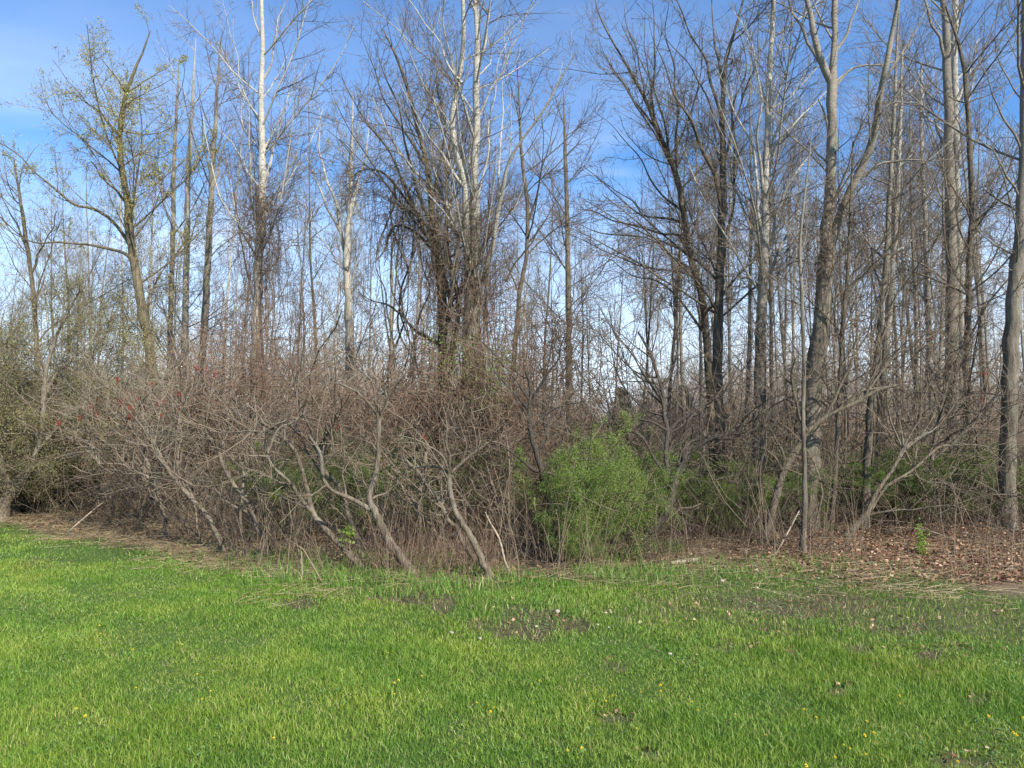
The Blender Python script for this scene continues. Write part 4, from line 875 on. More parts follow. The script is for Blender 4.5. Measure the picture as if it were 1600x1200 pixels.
# ------------------------------------------------------------------ shrubs
def stems_from(rng, n, rad, h, spread, npts=9, up=0.06, wander=0.10, r=0.006, grav=0.0):
    a = rng.uniform(0, 2 * np.pi, n); rr = rad * np.sqrt(rng.random(n))
    p = np.stack([rr * np.cos(a), rr * np.sin(a), np.full(n, -0.05)], 1)
    a2 = a + rng.normal(size=n) * 0.7; sp = rng.uniform(0.05, spread, n)
    d = unit(np.stack([np.cos(a2) * sp, np.sin(a2) * sp, np.ones(n)], 1))
    L = h * rng.uniform(0.6, 1.2, n); pts = [p]; st = (L / (npts - 1))[:, None]; curve = rng.normal(size=(n, 3)) * wander * 0.5
    for j in range(npts - 1):
        p = p + d * st; pts.append(p); d = unit(d + rng.normal(size=(n, 3)) * wander + curve + np.array([0, 0, up - grav * j]))
    P = np.stack(pts, 1); Rr = r * rng.uniform(0.5, 1.4, n)[:, None] * np.linspace(1, 0.35, npts)[None]
    return P, Rr
def proto_shrub(name, seed, h, n, spread, stem, twig, leaf=None, leafn=0, leafsz=(0.012, 0.028), dens=1.0, up=0.05, wander=0.12, r=0.007, rad=0.35, grav=0.0, twr=0.0024, leafspread=0.03):
    rng = np.random.default_rng(seed)
    n = int(n * 0.8); P, Rr = stems_from(rng, n, rad, h, spread, up=up, wander=wander, r=r, grav=grav)
    a = grow(rng, P, Rr, per_m=5 * dens, t0=0.2, ratio=0.4, lmin=0.2, lmax=1.2, ang=(30, 85), up=up * 0.3, wander=wander * 1.5, npts=6, rr=0.7, slim=0.004, rmin=twr * 1.6)
    b = grow(rng, *a, per_m=7 * dens, t0=0.15, ratio=0.5, lmin=0.08, lmax=0.5, ang=(35, 90), up=0.0, wander=wander * 1.7, npts=4, rr=0.8, slim=0.004, rmin=twr)
    root = bpy.data.objects.new(name, None); COL.objects.link(root)
    g = Geo(); g.tubes(P, Rr, 5); g.obj('stems', stem, root)
    g = Geo(); g.tubes(*a, 3); g.tubes(*b, 3); tw = g.obj('twigs', twig, root)
    if leaf is not None:
        g = Geo(); g.quads(leaves_on(rng, a[0], leafn // 4, leafsz, leafspread)); g.quads(leaves_on(rng, b[0], leafn * 3 // 4, leafsz, leafspread, 0.0)); g.obj('foliage', leaf, tw, smooth=False)
    return root
brown = [proto_shrub('leafless_shrub', 31, 2.5, 22, 0.9, MT_GREY, MT_RED, dens=0.8, wander=0.15), proto_shrub('leafless_shrub', 32, 2.2, 30, 1.0, MT_BROWN, MT_BROWN, dens=0.9, grav=0.02),
         proto_shrub('leafless_shrub', 33, 2.8, 22, 0.9, MT_PALE, MT_PALE, dens=0.8, wander=0.16), proto_shrub('leafless_shrub', 34, 2.0, 34, 1.1, MT_RED, MT_RED, dens=0.9, grav=0.03)]
bud = [proto_shrub('budding_shrub', 45, 3.0, 30, 0.8, MT_GREY, MT_GREY, ML_APPLE, 36000, (0.012, 0.026), dens=1.2, up=0.0, wander=0.16, r=0.01, rad=0.5, leafspread=0.05)]
bdu = [False]
brown += [proto_shrub('leafless_shrub', 35, 3.4, 12, 0.9, MT_GREY, MT_PALE, dens=0.75, up=0.02, wander=0.17, r=0.011, rad=0.5), proto_shrub('leafless_shrub', 36, 3.2, 13, 1.0, MT_BROWN, MT_BROWN, dens=0.8, up=0.0, wander=0.19, r=0.012, rad=0.5, grav=0.015)]
bu = [False] * 6
green = [proto_shrub('honeysuckle_bush', 41, 2.2, 28, 0.6, MT_GREY, MT_OLIVE, ML_GREEN, 75000, (0.012, 0.027), dens=1.3, leafspread=0.045, rad=0.4, wander=0.13, up=0.01),
         proto_shrub('green_shrub', 42, 2.4, 22, 0.8, MT_GREY, MT_BROWN, ML_DULL, 26000, (0.012, 0.024), dens=0.8, leafspread=0.04),
         proto_shrub('green_shrub', 43, 2.2, 22, 0.9, MT_BROWN, MT_BROWN, ML_DULL, 17000, (0.011, 0.022), dens=0.9, leafspread=0.04)]
gu = [False] * 3
def shrub(lst, ul, k, px, d, topy, label, group, cat='shrub', wide=1.0, h=(2.5, 2.2, 2.8, 2.0, 3.3, 3.0)):
    x = (px - 800) / F * d; s = at(px, topy, d)[2] / (h[k] * 0.95)
    return place(lst, ul, k, x, d, s, rngm.uniform(0, 6.28), label, cat, group, sxy=s * wide)
GH = (2.2, 2.4, 2.2)
for px, d, ty, lb, wd in [(-90, 12.2, 455, 'olive budding shrub mass cut by the left picture edge behind the crab apple', 1.0), (20, 12.4, 450, 'olive budding shrub mass right behind the crab apple trunk', 1.0), (105, 12.8, 470, 'olive budding shrub mass just right of the crab apple', 0.95),
                          (160, 13.6, 540, 'lower olive budding shrub at the right end of the olive mass', 0.9), (55, 11.9, 600, 'low olive budding shrub filling the space under the crab apple limbs', 1.1), (-30, 11.6, 600, 'low olive budding shrub left of the crab apple trunk', 1.1)]:
    shrub(bud, bdu, 0, px, d, ty, lb, 'olive budding shrubs at the left', 'shrub', wd, (2.9,))
# the round green bush: one big clump of three touching copies reads as the photo's bush
shrub(green, gu, 0, 925, 8.4, 672, 'round bright green honeysuckle bush, the largest leafy bush in the wood edge', 'bright green bushes', 'bush', 0.82, GH)
shrub(green, gu, 0, 900, 8.1, 800, 'low bright green bush at the grass in front of the largest green bush', 'bright green bushes', 'bush', 1.1, GH)
shrub(green, gu, 0, 990, 9.2, 705, 'bright green bush merging with the right flank of the largest green bush', 'bright green bushes', 'bush', 0.75, GH)
shrub(green, gu, 0, 890, 9.6, 735, 'bright green bush behind the twisted dark-stemmed sumac', 'bright green bushes', 'bush', 0.7, GH)
shrub(green, gu, 0, 1130, 9.6, 790, 'low green bush between the straight dark trunk and the slim white poplar', 'bright green bushes', 'bush', 0.8, GH)
for px, d, ty, lb in [(1075, 10.0, 730, 'loose green bush between the goose-neck sumac and the two dark forked trees'), (1165, 10.3, 735, 'loose green bush at the foot of the slim white poplar'),
                      (1330, 11.0, 720, 'loose green bush between the big forked poplar and the young pale poplar'), (1440, 11.2, 715, 'loose green bush in front of the slim pale trunk at right'), (1535, 11.0, 720, 'loose green bush left of the thick right-hand poplar'),
                      (600, 10.9, 690, 'loose green bush behind the sumac with the Y fork')]:
    shrub(green, gu, 0, px, d, ty, lb, 'bright green bushes', 'bush', 1.5, GH)
for i, (px, d, ty, k) in enumerate([(1105, 9.7, 740, 1), (1215, 9.9, 720, 1), (1290, 10.2, 730, 1), (1360, 10.6, 700, 1), (1430, 10.3, 715, 1), (1490, 10.6, 700, 1), (1550, 10.4, 720, 1), (1620, 10.3, 700, 1), (470, 9.9, 700, 1), (550, 9.9, 690, 2), (630, 9.8, 680, 1), (690, 9.7, 710, 2), (1080, 10.3, 740, 1), (1150, 10.6, 720, 2), (1320, 10.8, 720, 1), (1400, 10.6, 735, 2), (1460, 10.8, 720, 1), (1520, 10.6, 730, 2), (1595, 10.6, 720, 1), (600, 10.4, 690, 1), (500, 10.8, 700, 2), (660, 10.6, 700, 1), (760, 10.4, 700, 2), (450, 12.5, 720, 1), (500, 13, 690, 2), (560, 13, 680, 1), (610, 12.5, 660, 1), (660, 13.5, 680, 2), (700, 13, 700, 1), (780, 13, 690, 2), (840, 13, 640, 1), (1040, 14, 690, 1), (1080, 12.5, 700, 2),
                                    (1120, 13, 690, 1), (1160, 12, 700, 2), (1230, 13, 680, 1), (1300, 12, 690, 1), (1340, 13.5, 680, 2), (1390, 12.5, 700, 1), (1430, 12, 690, 1), (1470, 12.5, 685, 2), (1510, 11.8, 700, 1), (1550, 12.2, 690, 1),
                                    (1600, 11.5, 700, 2), (1650, 11.5, 680, 1), (60, 14, 690, 1), (120, 14, 640, 2), (170, 14.5, 640, 1), (230, 15, 660, 2), (940, 14, 680, 1), (990, 16, 670, 1), (880, 15, 640, 2), (320, 15, 670, 2), (390, 14, 690, 1), (1530, 14, 680, 2), (1580, 14.5, 670, 1), (1260, 15, 670, 2),
                                    (20, 13, 650, 1), (-60, 13, 650, 1), (-150, 13, 650, 2), (1750, 12, 680, 1)]):
    shrub(green, gu, k, px, d, ty, 'green shrub', 'green shrubs behind ' + mark(px), 'shrub', 1.25, GH)
    ranked(SC.objects[LAST[0]], px, 'dull green shrub', 'behind')
# brown thickets
for i, (px, d, ty, k) in enumerate([(250, 12.8, 520, 4), (310, 12.2, 470, 5), (355, 11.6, 520, 0), (400, 12, 450, 4), (455, 11.4, 530, 5), (505, 12.4, 460, 4), (615, 12.4, 470, 5), (720, 10.6, 500, 0), (775, 11, 450, 5), (825, 10.6, 500, 4), (880, 11.4, 470, 5), (850, 9.6, 600, 0), (1120, 11.4, 500, 4), (1225, 11.6, 470, 5), (1280, 12.6, 500, 4), (1400, 12, 450, 5), (1480, 11.8, 520, 4), (1580, 12, 480, 5), (300, 9.9, 590, 4), (370, 9.6, 570, 5), (440, 9.3, 600, 4), (610, 9.0, 600, 4), (760, 8.9, 570, 4), (830, 9.0, 540, 5), (890, 9.8, 560, 4), (215, 11.0, 600, 4),
                                    (1000, 11, 520, 5), (1080, 9.8, 560, 5), (1140, 9.6, 570, 4), (1210, 9.2, 600, 5), (1300, 10.2, 540, 4), (1370, 10.4, 560, 5), (1430, 10, 580, 4), (1500, 11, 540, 5), (1560, 10.6, 600, 4), (1620, 10.2, 560, 5),
                                    (340, 12.4, 500, 5), (470, 12.2, 500, 5), (580, 12, 520, 5), (660, 12.2, 500, 4), (790, 12, 480, 5), (870, 12, 500, 4), (1060, 12.6, 480, 4), (1180, 12, 500, 5), (1340, 12.4, 480, 5), (1450, 12.6, 500, 4), (1540, 12.6, 480, 5), (170, 12.6, 640, 2), (205, 12.0, 630, 0), (240, 11.6, 650, 2), (260, 12, 600, 0), (350, 10.2, 680, 2), 
                                    (740, 10, 700, 3), (840, 10.4, 640, 0),
                                    (1030, 9.6, 800, 3), (1160, 9.8, 780, 2), (1440, 10.2, 800, 3),
                                    (1600, 10.2, 800, 1), (1660, 10, 760, 0), (130, 12.5, 600, 0), (90, 13, 620, 3), (280, 13, 560, 0), (340, 12.5, 570, 0), (420, 12.5, 570, 3), (480, 13, 600, 0), (540, 13, 620, 0), (580, 12, 620, 3),
                                    (700, 12.5, 560, 0), (780, 12, 560, 3), (850, 11.5, 590, 0), (900, 12, 620, 0), (1180, 12, 660, 0), (1240, 12, 620, 3), (1420, 13.5, 620, 3), (1560, 13, 650, 0), (1620, 12.5, 640, 3),
                                    (-80, 12.5, 640, 0), (-180, 12, 620, 2), (1740, 11, 700, 1)]):
    shrub(brown, bu, k, px, d, ty, 'leafless shrub', 'leafless thicket shrubs around ' + mark(px), 'shrub', rngm.uniform(0.9, 1.25))
    ranked(SC.objects[LAST[0]], px, ['reddish leafless shrub', 'dark brown leafless shrub', 'pale leafless shrub', 'drooping red-brown shrub', 'tall grey shrub', 'tall brown shrub'][k], 'in the thicket by')
for i in range(30):
    d = rngm.uniform(16, 40); px = rngm.uniform(-200, 1800); k = int(rngm.integers(0, 4))
    shrub(brown, bu, k, px, d, rngm.uniform(560, 655), 'leafless shrub far back under the trees behind ' + mark(px), 'far leafless shrubs behind ' + mark(px), 'shrub', 1.6)

from collections import defaultdict
_g = defaultdict(list)
for wh, px, o, what in RANKED: _g[(wh, what)].append((px, o))
for (wh, what), l in _g.items():
    l.sort(key=lambda q: q[0])
    for i, (px, o) in enumerate(l): o['label'] = ('only %s %s' % (what, wh)) if len(l) == 1 else ('%s %s from the left, %s' % (ORD[i], what, wh))
# ------------------------------------------------------------------ vines
def vine(label, d, knots, drops, seed, tangles=(), r=0.0034, mat=MT_VINE):
    """knots: (px,py,rx,ry,n) curled masses; drops: (px0,px1,py0,py1,n) hanging strands"""
    rng = np.random.default_rng(seed)
    c0 = at(knots[0][0] if knots else drops[0][0], 700, d); origin = np.array((c0[0], d, float(gz(c0[0], d))))
    root = empty('vine', origin, label, 'vine', 'wild vines hanging in the trees')
    if drops:
        g = Geo()
        for x0, x1, y0, y1, n in drops:
            n = int(n * 0.6); a = rng.uniform(x0, x1, n); top = rng.uniform(y0, y0 + (y1 - y0) * 0.3, n); bot = rng.uniform(y1 - (y1 - y0) * 0.5, y1, n); npt = 12
            dd = d + rng.normal(size=n) * 0.22
            P = np.zeros((n, npt, 3)); w = np.cumsum(rng.normal(size=(n, npt)) * 1.6, 1); w2 = np.cumsum(rng.normal(size=(n, npt)) * 0.02, 1)
            sl = rng.normal(size=n) * 14
            for j in range(npt):
                f = j / (npt - 1); py = top + (bot - top) * f; px = a + w[:, j] + sl * f
                u = (px - 800) / F; P[:, j, 0] = u * dd; P[:, j, 1] = dd + w2[:, j]; P[:, j, 2] = CAMH + (HZ - py) / F * dd
            Rr = np.repeat(r * rng.uniform(0.4, 1.5, n)[:, None], npt, 1); g.tubes(P, Rr, 3)
            b = grow(rng, P, Rr, per_m=5, t0=0.02, ratio=0.2, lmin=0.08, lmax=0.5, ang=(30, 100), up=-0.05, wander=0.3, npts=5, rr=0.7, slim=0.004, rmin=0.0016); g.tubes(*b, 3)
        g.obj('strands', mat, root, origin)
    if drops and len(drops) > 1:
        g = Geo(); x0, x1, y0, y1, _n = drops[0]
        for q in range(7):
            xx = rng.uniform(x0 + 0.25 * (x1 - x0), x1 - 0.25 * (x1 - x0)); rows = [at(xx + 14 * math.sin(j * 0.9 + q * 2.1) + rng.normal() * 4, min(y1 + 120, 800) - (min(y1 + 120, 800) - y0) * j / 9, d - 0.25 + 0.12 * math.cos(j * 1.3 + q)) for j in range(10)]
            P = resample(np.array([(*p_, 0.012 * rng.uniform(0.7, 1.5)) for p_ in rows]), 30); g.tubes(P[None, :, :3], P[None, :, 3], 6)
        g.obj('woody_stems', MB_DARK, root, origin)
    if knots:
        g = Geo()
        for px, py, rx, ry, n in knots:
            n = int(n * 0.6); c = at(px, py, d); sx = rx * d / F; sz = ry * d / F; npt = 12
            p = c + rng.normal(size=(n, 3)) * np.array([sx, sx * 0.8, sz]) * 0.5
            dr = unit(rng.normal(size=(n, 3))); pts = [p]; cu = rng.normal(size=(n, 3)) * 0.28
            for j in range(npt - 1):
                p = p + dr * (max(sx, sz) * 0.13); pts.append(p)
                pull = (c - p) / np.array([sx, sx * 0.8, sz]); dr = unit(dr + cu + rng.normal(size=(n, 3)) * 0.25 + pull * 0.13)
            P = np.stack(pts, 1); Rr = np.repeat(r * rng.uniform(0.35, 1.3, n)[:, None], npt, 1); g.tubes(P, Rr, 3)
        g.obj('tangle', mat, root, origin)
    return root
vine('dark vine curtain hanging round the fork of the double poplar', 10.8, [(725, 400, 65, 65, 200), (700, 480, 55, 85, 150), (735, 350, 40, 30, 120)], [(660, 790, 370, 660, 140), (690, 760, 330, 520, 50)], 1)
vine('vine matted over the thicket below the double poplar', 10.2, [(690, 620, 110, 70, 420), (780, 560, 80, 90, 300), (830, 640, 70, 80, 240)], [(640, 860, 520, 720, 110)], 2, mat=MT_RED)
vine('vine knot around the middle of the white poplar at left', 12.7, [(408, 310, 24, 30, 160), (412, 370, 30, 60, 200)], [(380, 440, 300, 560, 90)], 3)
vine('thin vine trailing over the arched limbs of the fan tree', 11.4, [(590, 285, 60, 22, 150), (640, 350, 55, 25, 150)], [(560, 690, 280, 470, 80), (590, 620, 350, 420, 30)], 4)
vine('reddish vines matted over the brown thicket under the white poplar', 11.2, [(400, 560, 90, 60, 300), (330, 600, 80, 50, 240), (460, 600, 70, 60, 200)], [(340, 500, 430, 640, 110)], 5, mat=MT_RED)
vine('bramble vine nest round the fork of the big grey poplar', 9.6, [(1290, 330, 40, 22, 130), (1350, 325, 45, 22, 130), (1285, 400, 30, 45, 120)], [(1262, 1320, 380, 560, 40)], 6, mat=MT_VINE)
vine('tangled vines draped to the right of the narrow cone-shaped tree foot', 10.6, [(880, 520, 60, 60, 220), (850, 560, 60, 60, 200)], [(800, 940, 480, 640, 60)], 7, mat=MT_VINE)
vine('mossy vine clinging along the leaning limb of the dark fanning tree', 11.2, [(1050, 150, 35, 30, 120), (1085, 210, 35, 40, 150), (1060, 250, 30, 40, 90)], [], 8, mat=MT_OLIVE)
vine('vines tangled under the two dark forked trees at the right', 11.2, [(1100, 420, 60, 60, 160), (1010, 440, 60, 50, 140)], [], 9)
vine('vine strands around the crooked tops of the leftmost sumacs', 9.6, [(470, 640, 60, 50, 180), (540, 640, 60, 40, 150), (620, 640, 60, 40, 150)], [], 10, mat=MT_RED)

# ------------------------------------------------------------------ undergrowth: canes, dead stems (uncountable)
def build_canes():
    rng = np.random.default_rng(55)
    g = Geo(); 
    def canes(n, px0, px1, y0, y1, h, r, lean, mat, wander=0.08, br=4, off=(0.1, 2.0)):
        px = rng.uniform(px0, px1, n); u = (px - 800) / F
        e = np.interp(u, ang_edge, EDGE[:, 1]); y = e + rng.uniform(off[0], off[1], n) ; x = u * y
        a = rng.uniform(0, 2 * np.pi, n); d = unit(np.stack([np.cos(a) * lean * rng.random(n), np.sin(a) * lean * rng.random(n), np.ones(n)], 1))
        p = np.stack([x, y, gz(x, y) - 0.03], 1); L = h * rng.uniform(0.4, 1.25, n); npt = 7; pts = [p]; st = (L / (npt - 1))[:, None]
        cu = rng.normal(size=(n, 3)) * wander * 0.7; cu[:, 2] *= 0.3
        for j in range(npt - 1):
            p = p + d * st; pts.append(p); d = unit(d + rng.normal(size=(n, 3)) * wander + cu)
        P = np.stack(pts, 1); P[:, :, 2] = np.maximum(P[:, :, 2], gz(P[:, :, 0], P[:, :, 1]) - 0.03)
        Rr = (r * rng.uniform(0.5, 1.3, n))[:, None] * np.linspace(1, 0.5, npt)[None]
        g.tubes(P, Rr, 3, mat)
        if br:
            b = grow(rng, P, Rr, per_m=br, t0=0.25, ratio=0.35, lmin=0.05, lmax=0.4, ang=(25, 65), up=0.05, wander=0.15, npts=4, rr=0.8, slim=0.004, rmin=0.0011); g.tubes(*b, 3, mat)
    canes(520, -100, 480, 0, 0, 0.8, 0.0028, 2.2, 1, 0.2, 5, (0.9, 3.2))
    canes(330, 380, 900, 0, 0, 0.9, 0.0028, 1.2, 0, 0.14, 4, (0.2, 2.4))
    canes(260, 580, 780, 0, 0, 0.5, 0.0025, 0.35, 2, 0.06, 2, (0.15, 1.0))
    canes(300, 980, 1320, 0, 0, 0.8, 0.0028, 1.2, 0, 0.14, 4, (0.3, 2.2))
    canes(240, 1300, 1800, 0, 0, 0.6, 0.0026, 1.2, 0, 0.14, 4, (1.4, 3.4))
    canes(130, 360, 900, 0, 0, 1.0, 0.004, 0.6, 1, 0.07, 3, (0.0, 1.0))
    canes(90, 1000, 1700, 0, 0, 0.9, 0.0036, 0.45, 1, 0.06, 3, (0.1, 1.4))
    canes(26, 840, 960, 0, 0, 1.1, 0.0026, 0.7, 1, 0.06, 3, (0.0, 0.5))
    canes(1900, -200, 1800, 0, 0, 1.1, 0.0045, 3.0, 0, 0.22, 6, (1.8, 5.0))
    canes(420, 780, 1320, 0, 0, 0.7, 0.0033, 3.5, 0, 0.22, 4, (0.7, 2.5))
    canes(300, 100, 900, 0, 0, 0.9, 0.0033, 4.0, 1, 0.22, 3, (0.3, 2.5))
    o = g.obj('undergrowth', [MT_SHADED_BRUSH, MT_TAN, MT_RED]); tag(o, 'dense tangle of thin brown canes and dead stems on the wood floor', 'undergrowth', kind='stuff')
build_canes()
# far wood that reads as one mass behind everything
def build_far():
    rng = np.random.default_rng(91); g = Geo(); n = 5200
    y = rng.uniform(45, 110, n); x = rng.uniform(-1.0, 1.0, n) * y; h = rng.uniform(3, 12, n) * (0.8 + 0.25 * np.sin(x * 0.09 + y * 0.05)) * y / 75
    u = x / y; gap = np.exp(-((u - 0.13) / 0.05) ** 2); h = h * (1 - 0.7 * gap)
    P, npt = [], 6
    d = unit(np.stack([rng.normal(size=n) * 0.2, rng.normal(size=n) * 0.2, np.ones(n)], 1)); p = np.stack([x, y, gz(x, y)], 1); pts = [p]
    for j in range(npt - 1):
        p = p + d * (h / 5)[:, None]; pts.append(p); d = unit(d + rng.normal(size=(n, 3)) * 0.15)
    P = np.stack(pts, 1); Rr = rng.uniform(0.02, 0.065, n)[:, None] * np.linspace(1, 0.3, npt)[None]
    g.tubes(P, Rr, 3); b = grow(rng, P, Rr, per_m=2.5, t0=0.1, ratio=0.35, lmin=0.4, lmax=2.2, ang=(30, 70), up=0.05, wander=0.15, npts=4, rr=0.7, slim=0.012, rmin=0.012); g.tubes(*b, 3)
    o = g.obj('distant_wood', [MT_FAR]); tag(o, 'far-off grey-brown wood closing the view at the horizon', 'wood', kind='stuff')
build_far()

# conifers far behind the gap
def conifer(px, ty, d, w, label, seed):
    rng = np.random.default_rng(seed); x = (px - 800) / F * d; h = at(px, ty, d)[2]
    root = empty('spruce_tree', (x, d, float(gz(x, d))), label, 'tree', 'dark evergreens beyond the gap')
    P = np.array([[(0, 0, h * t) for t in np.linspace(0, 1, 8)]]); Rr = np.linspace(0.14, 0.01, 8)[None]
    g = Geo(); g.tubes(P, Rr, 6); g.obj('trunk', MB_BLACK, root)
    n = 260; t = rng.uniform(0.08, 0.99, n); a = rng.uniform(0, 6.28, n); L = w * (1 - t) * rng.uniform(0.6, 1.1, n) + 0.12
    q = []
    for j in range(26):
        s = rng.random((n, 1)) * L[:, None]; c = np.stack([np.cos(a), np.sin(a), np.full(n, -0.25)], 1) * s; c[:, 2] += h * t
        c += rng.normal(size=(n, 3)) * 0.06; aa = unit(rng.normal(size=(n, 3)) + np.stack([np.cos(a), np.sin(a), np.zeros(n)], 1)); bb = unit(np.cross(aa, rng.normal(size=(n, 3))))
        q.append(np.stack([c, c + aa * 0.1 + bb * 0.05, c + aa * 0.22, c + aa * 0.1 - bb * 0.05], 1))
    g = Geo(); g.quads(np.concatenate(q)); g.obj('crown', ML_NEEDLE, root, smooth=False)
conifer(972, 612, 44, 1.5, 'dark pointed spruce far beyond the round green bush', 1)
conifer(1010, 636, 48, 1.6, 'lower spruce just right of the pointed spruce in the gap', 2)
conifer(1066, 608, 44, 1.3, 'dark spruce seen through the stems of the goose-neck sumac', 3)
conifer(1240, 628, 46, 1.6, 'dark spruce half hidden behind the big forked poplar', 4)

# ------------------------------------------------------------------ small things
def fruit(px, py, d, seed, parent, origin):
    rng = np.random.default_rng(seed); c = at(px, py, d); n = 110
    t = rng.random(n); r = 0.02 * np.sin(np.pi * (0.15 + 0.8 * t)); a = rng.uniform(0, 6.28, n)
    ax = unit(np.array([rng.normal() * 0.3, rng.normal() * 0.3, 1.0]))
    p = c + ax * (t * 0.07)[:, None] + np.stack([np.cos(a) * r, np.sin(a) * r, rng.normal(size=n) * 0.006], 1)
    aa = unit(rng.normal(size=(n, 3))); bb = unit(np.cross(aa, rng.normal(size=(n, 3)))); s = 0.008
    g = Geo(); g.quads(np.stack([p - aa * s, p + bb * s * .5, p + aa * s, p - bb * s * .5], 1)); g.tubes(np.array([[c - ax * 0.25 + np.array([0.02, 0, 0]), c - ax * 0.1, c, c + ax * 0.1]]), np.array([[0.004, 0.004, 0.006, 0.004]]), 4, 1)
    g.obj('fruit_head', [ML_RED, MT_TAN], parent, origin, smooth=False)
# a sumac whose twigs carry the red heads
FR = [(93, 665), (124, 657), (143, 639), (152, 650), (172, 658), (190, 632), (203, 641), (202, 654), (211, 628), (228, 640), (236, 605), (251, 632), (246, 636), (186, 597), (278, 620), (283, 634), (320, 580), (308, 578), (335, 590), (250, 655), (205, 656), (280, 645)]
r1, _, _ = hero('sumac_tree', 'sumac carrying many dark red fruit heads in the left thicket', 'sumac', 9.7,
     [(260, 830, 9), (252, 790, 8), (240, 750, 7), (225, 710, 6), (205, 670, 4), (195, 645, 3)],
     [[(238, 745, 5), (200, 715, 4), (165, 690, 4), (130, 672, 3), (100, 668, 2)], [(228, 715, 4), (240, 680, 4), (250, 645, 3)], [(222, 700, 4), (190, 680, 4), (160, 660, 3), (145, 645, 2)], [(240, 750, 4), (265, 700, 4), (280, 650, 3), (310, 590, 2)],
      [(215, 690, 4), (215, 650, 3), (236, 612, 2)], [(205, 672, 3), (192, 640, 3), (187, 603, 2)]],
     'sumac', MB_SUMAC, MT_PALE, 1.2, 50, group=SU, drift=0.3)
og = np.array(r1.location)
rf = np.random.default_rng(5)
for i, (a, b) in enumerate(FR):
    fruit(a, b, 9.6 + rf.normal() * 0.15, 500 + i, r1, og)
r2, _, _ = hero('sumac_tree', 'thin sumac with few red-brown heads before the paired poplars', 'sumac', 10.2,
     [(1462, 860, 8), (1460, 800, 8), (1455, 740, 7), (1462, 680, 6), (1475, 620, 5), (1485, 575, 3)],
     [[(1462, 680, 4), (1500, 640, 4), (1535, 600, 3), (1538, 588, 2)], [(1458, 720, 4), (1500, 680, 4), (1533, 632, 2)], [(1470, 640, 4), (1450, 590, 3), (1455, 535, 2)], [(1475, 620, 3), (1400, 560, 2), (1335, 512, 2)]],
     'sumac', MB_SUMAC, MT_BROWN, 1.0, 51, group=SU, drift=0.3)
og = np.array(r2.location)
for i, (a, b) in enumerate([(1491, 572), (1494, 578), (1538, 588), (1533, 630), (1455, 530), (1335, 510), (1578, 637)]): fruit(a, b, 10.2, 600 + i, r2, og)
r3, _, _ = hero('sumac_tree', 'slim sumac behind the centre with scattered red fruit tufts', 'sumac', 8.8,
     [(660, 862, 8), (655, 800, 8), (660, 740, 7), (668, 700, 5), (665, 690, 3)], [[(660, 740, 4), (600, 700, 4), (540, 680, 3), (528, 674, 2)], [(655, 790, 4), (610, 740, 3), (560, 700, 2)]],
     'sumac', MB_SUMAC, MT_BROWN, 1.0, 52, group=SU, drift=0.3)
og = np.array(r3.location)
for i, (a, b) in enumerate([(665, 688), (529, 672)]): fruit(a, b, 8.9, 700 + i, r3, og)

# fresh green sprays
def spray(name, label, cat, d, blobs, seed, mat=ML_LIME, sz=(0.02, 0.04)):
    rng = np.random.default_rng(seed); c0 = at(blobs[0][0], blobs[0][1], d); gr = float(gz(c0[0], d))
    root = empty(name, (c0[0], d, gr), label, cat); org = np.array((c0[0], d, gr))
    g = Geo(); gl = Geo()
    for px, py, rx, ry, n in blobs:
        c = at(px, py, d); p = c + rng.normal(size=(n, 3)) * np.array([rx, rx, ry]) * d / F * 0.5
        a = unit(rng.normal(size=(n, 3)) + np.array([0, -0.2, 0.4])); b = unit(np.cross(a, rng.normal(size=(n, 3)))); s = rng.uniform(sz[0], sz[1], n)[:, None]
        gl.quads(np.stack([p, p + a * s * .5 + b * s * .36, p + a * s, p + a * s * .5 - b * s * .36], 1))
        m = max(3, n // 30); q = c + rng.normal(size=(m, 3)) * np.array([rx, rx, ry]) * d / F * 0.4; bot = q.copy(); bot[:, 2] = np.maximum(gr, q[:, 2] - 0.5); bot[:, 0] += rng.normal(size=m) * 0.05
        midp = (q + bot) / 2 + rng.normal(size=(m, 3)) * 0.02; g.tubes(np.stack([bot, midp, q], 1), np.repeat(np.array([[0.003, 0.0025, 0.0015]]), m, 0), 3)
    g.obj('stems', MT_OLIVE, root, org); gl.obj('foliage', mat, root, org, smooth=False)
spray('leafy_sapling', 'little lime green leafy sapling standing on the leaf bank at the right', 'sapling', 8.3, [(1438, 880, 14, 26, 160), (1440, 845, 9, 24, 160), (1436, 862, 8, 20, 80)], 1)
spray('leafy_shoot', 'small lime green leafy shoot beside the crossed sumac stems', 'shoot', 7.6, [(541, 838, 12, 12, 70), (545, 828, 8, 10, 40)], 2, sz=(0.02, 0.045))
spray('leafing_bush', 'yellow-green new leaves dangling in the vines right of the double poplar foot', 'bush', 9.6, [(700, 555, 45, 50, 420), (740, 590, 40, 60, 260), (775, 575, 28, 50, 380), (795, 560, 20, 40, 120)], 3, sz=(0.014, 0.03))
spray('climbing_creeper', 'lime green creeper hanging on the brown sapling by the leaf bank', 'creeper', 10.8, [(1325, 750, 14, 30, 130), (1318, 780, 12, 20, 70)], 4, sz=(0.015, 0.035))

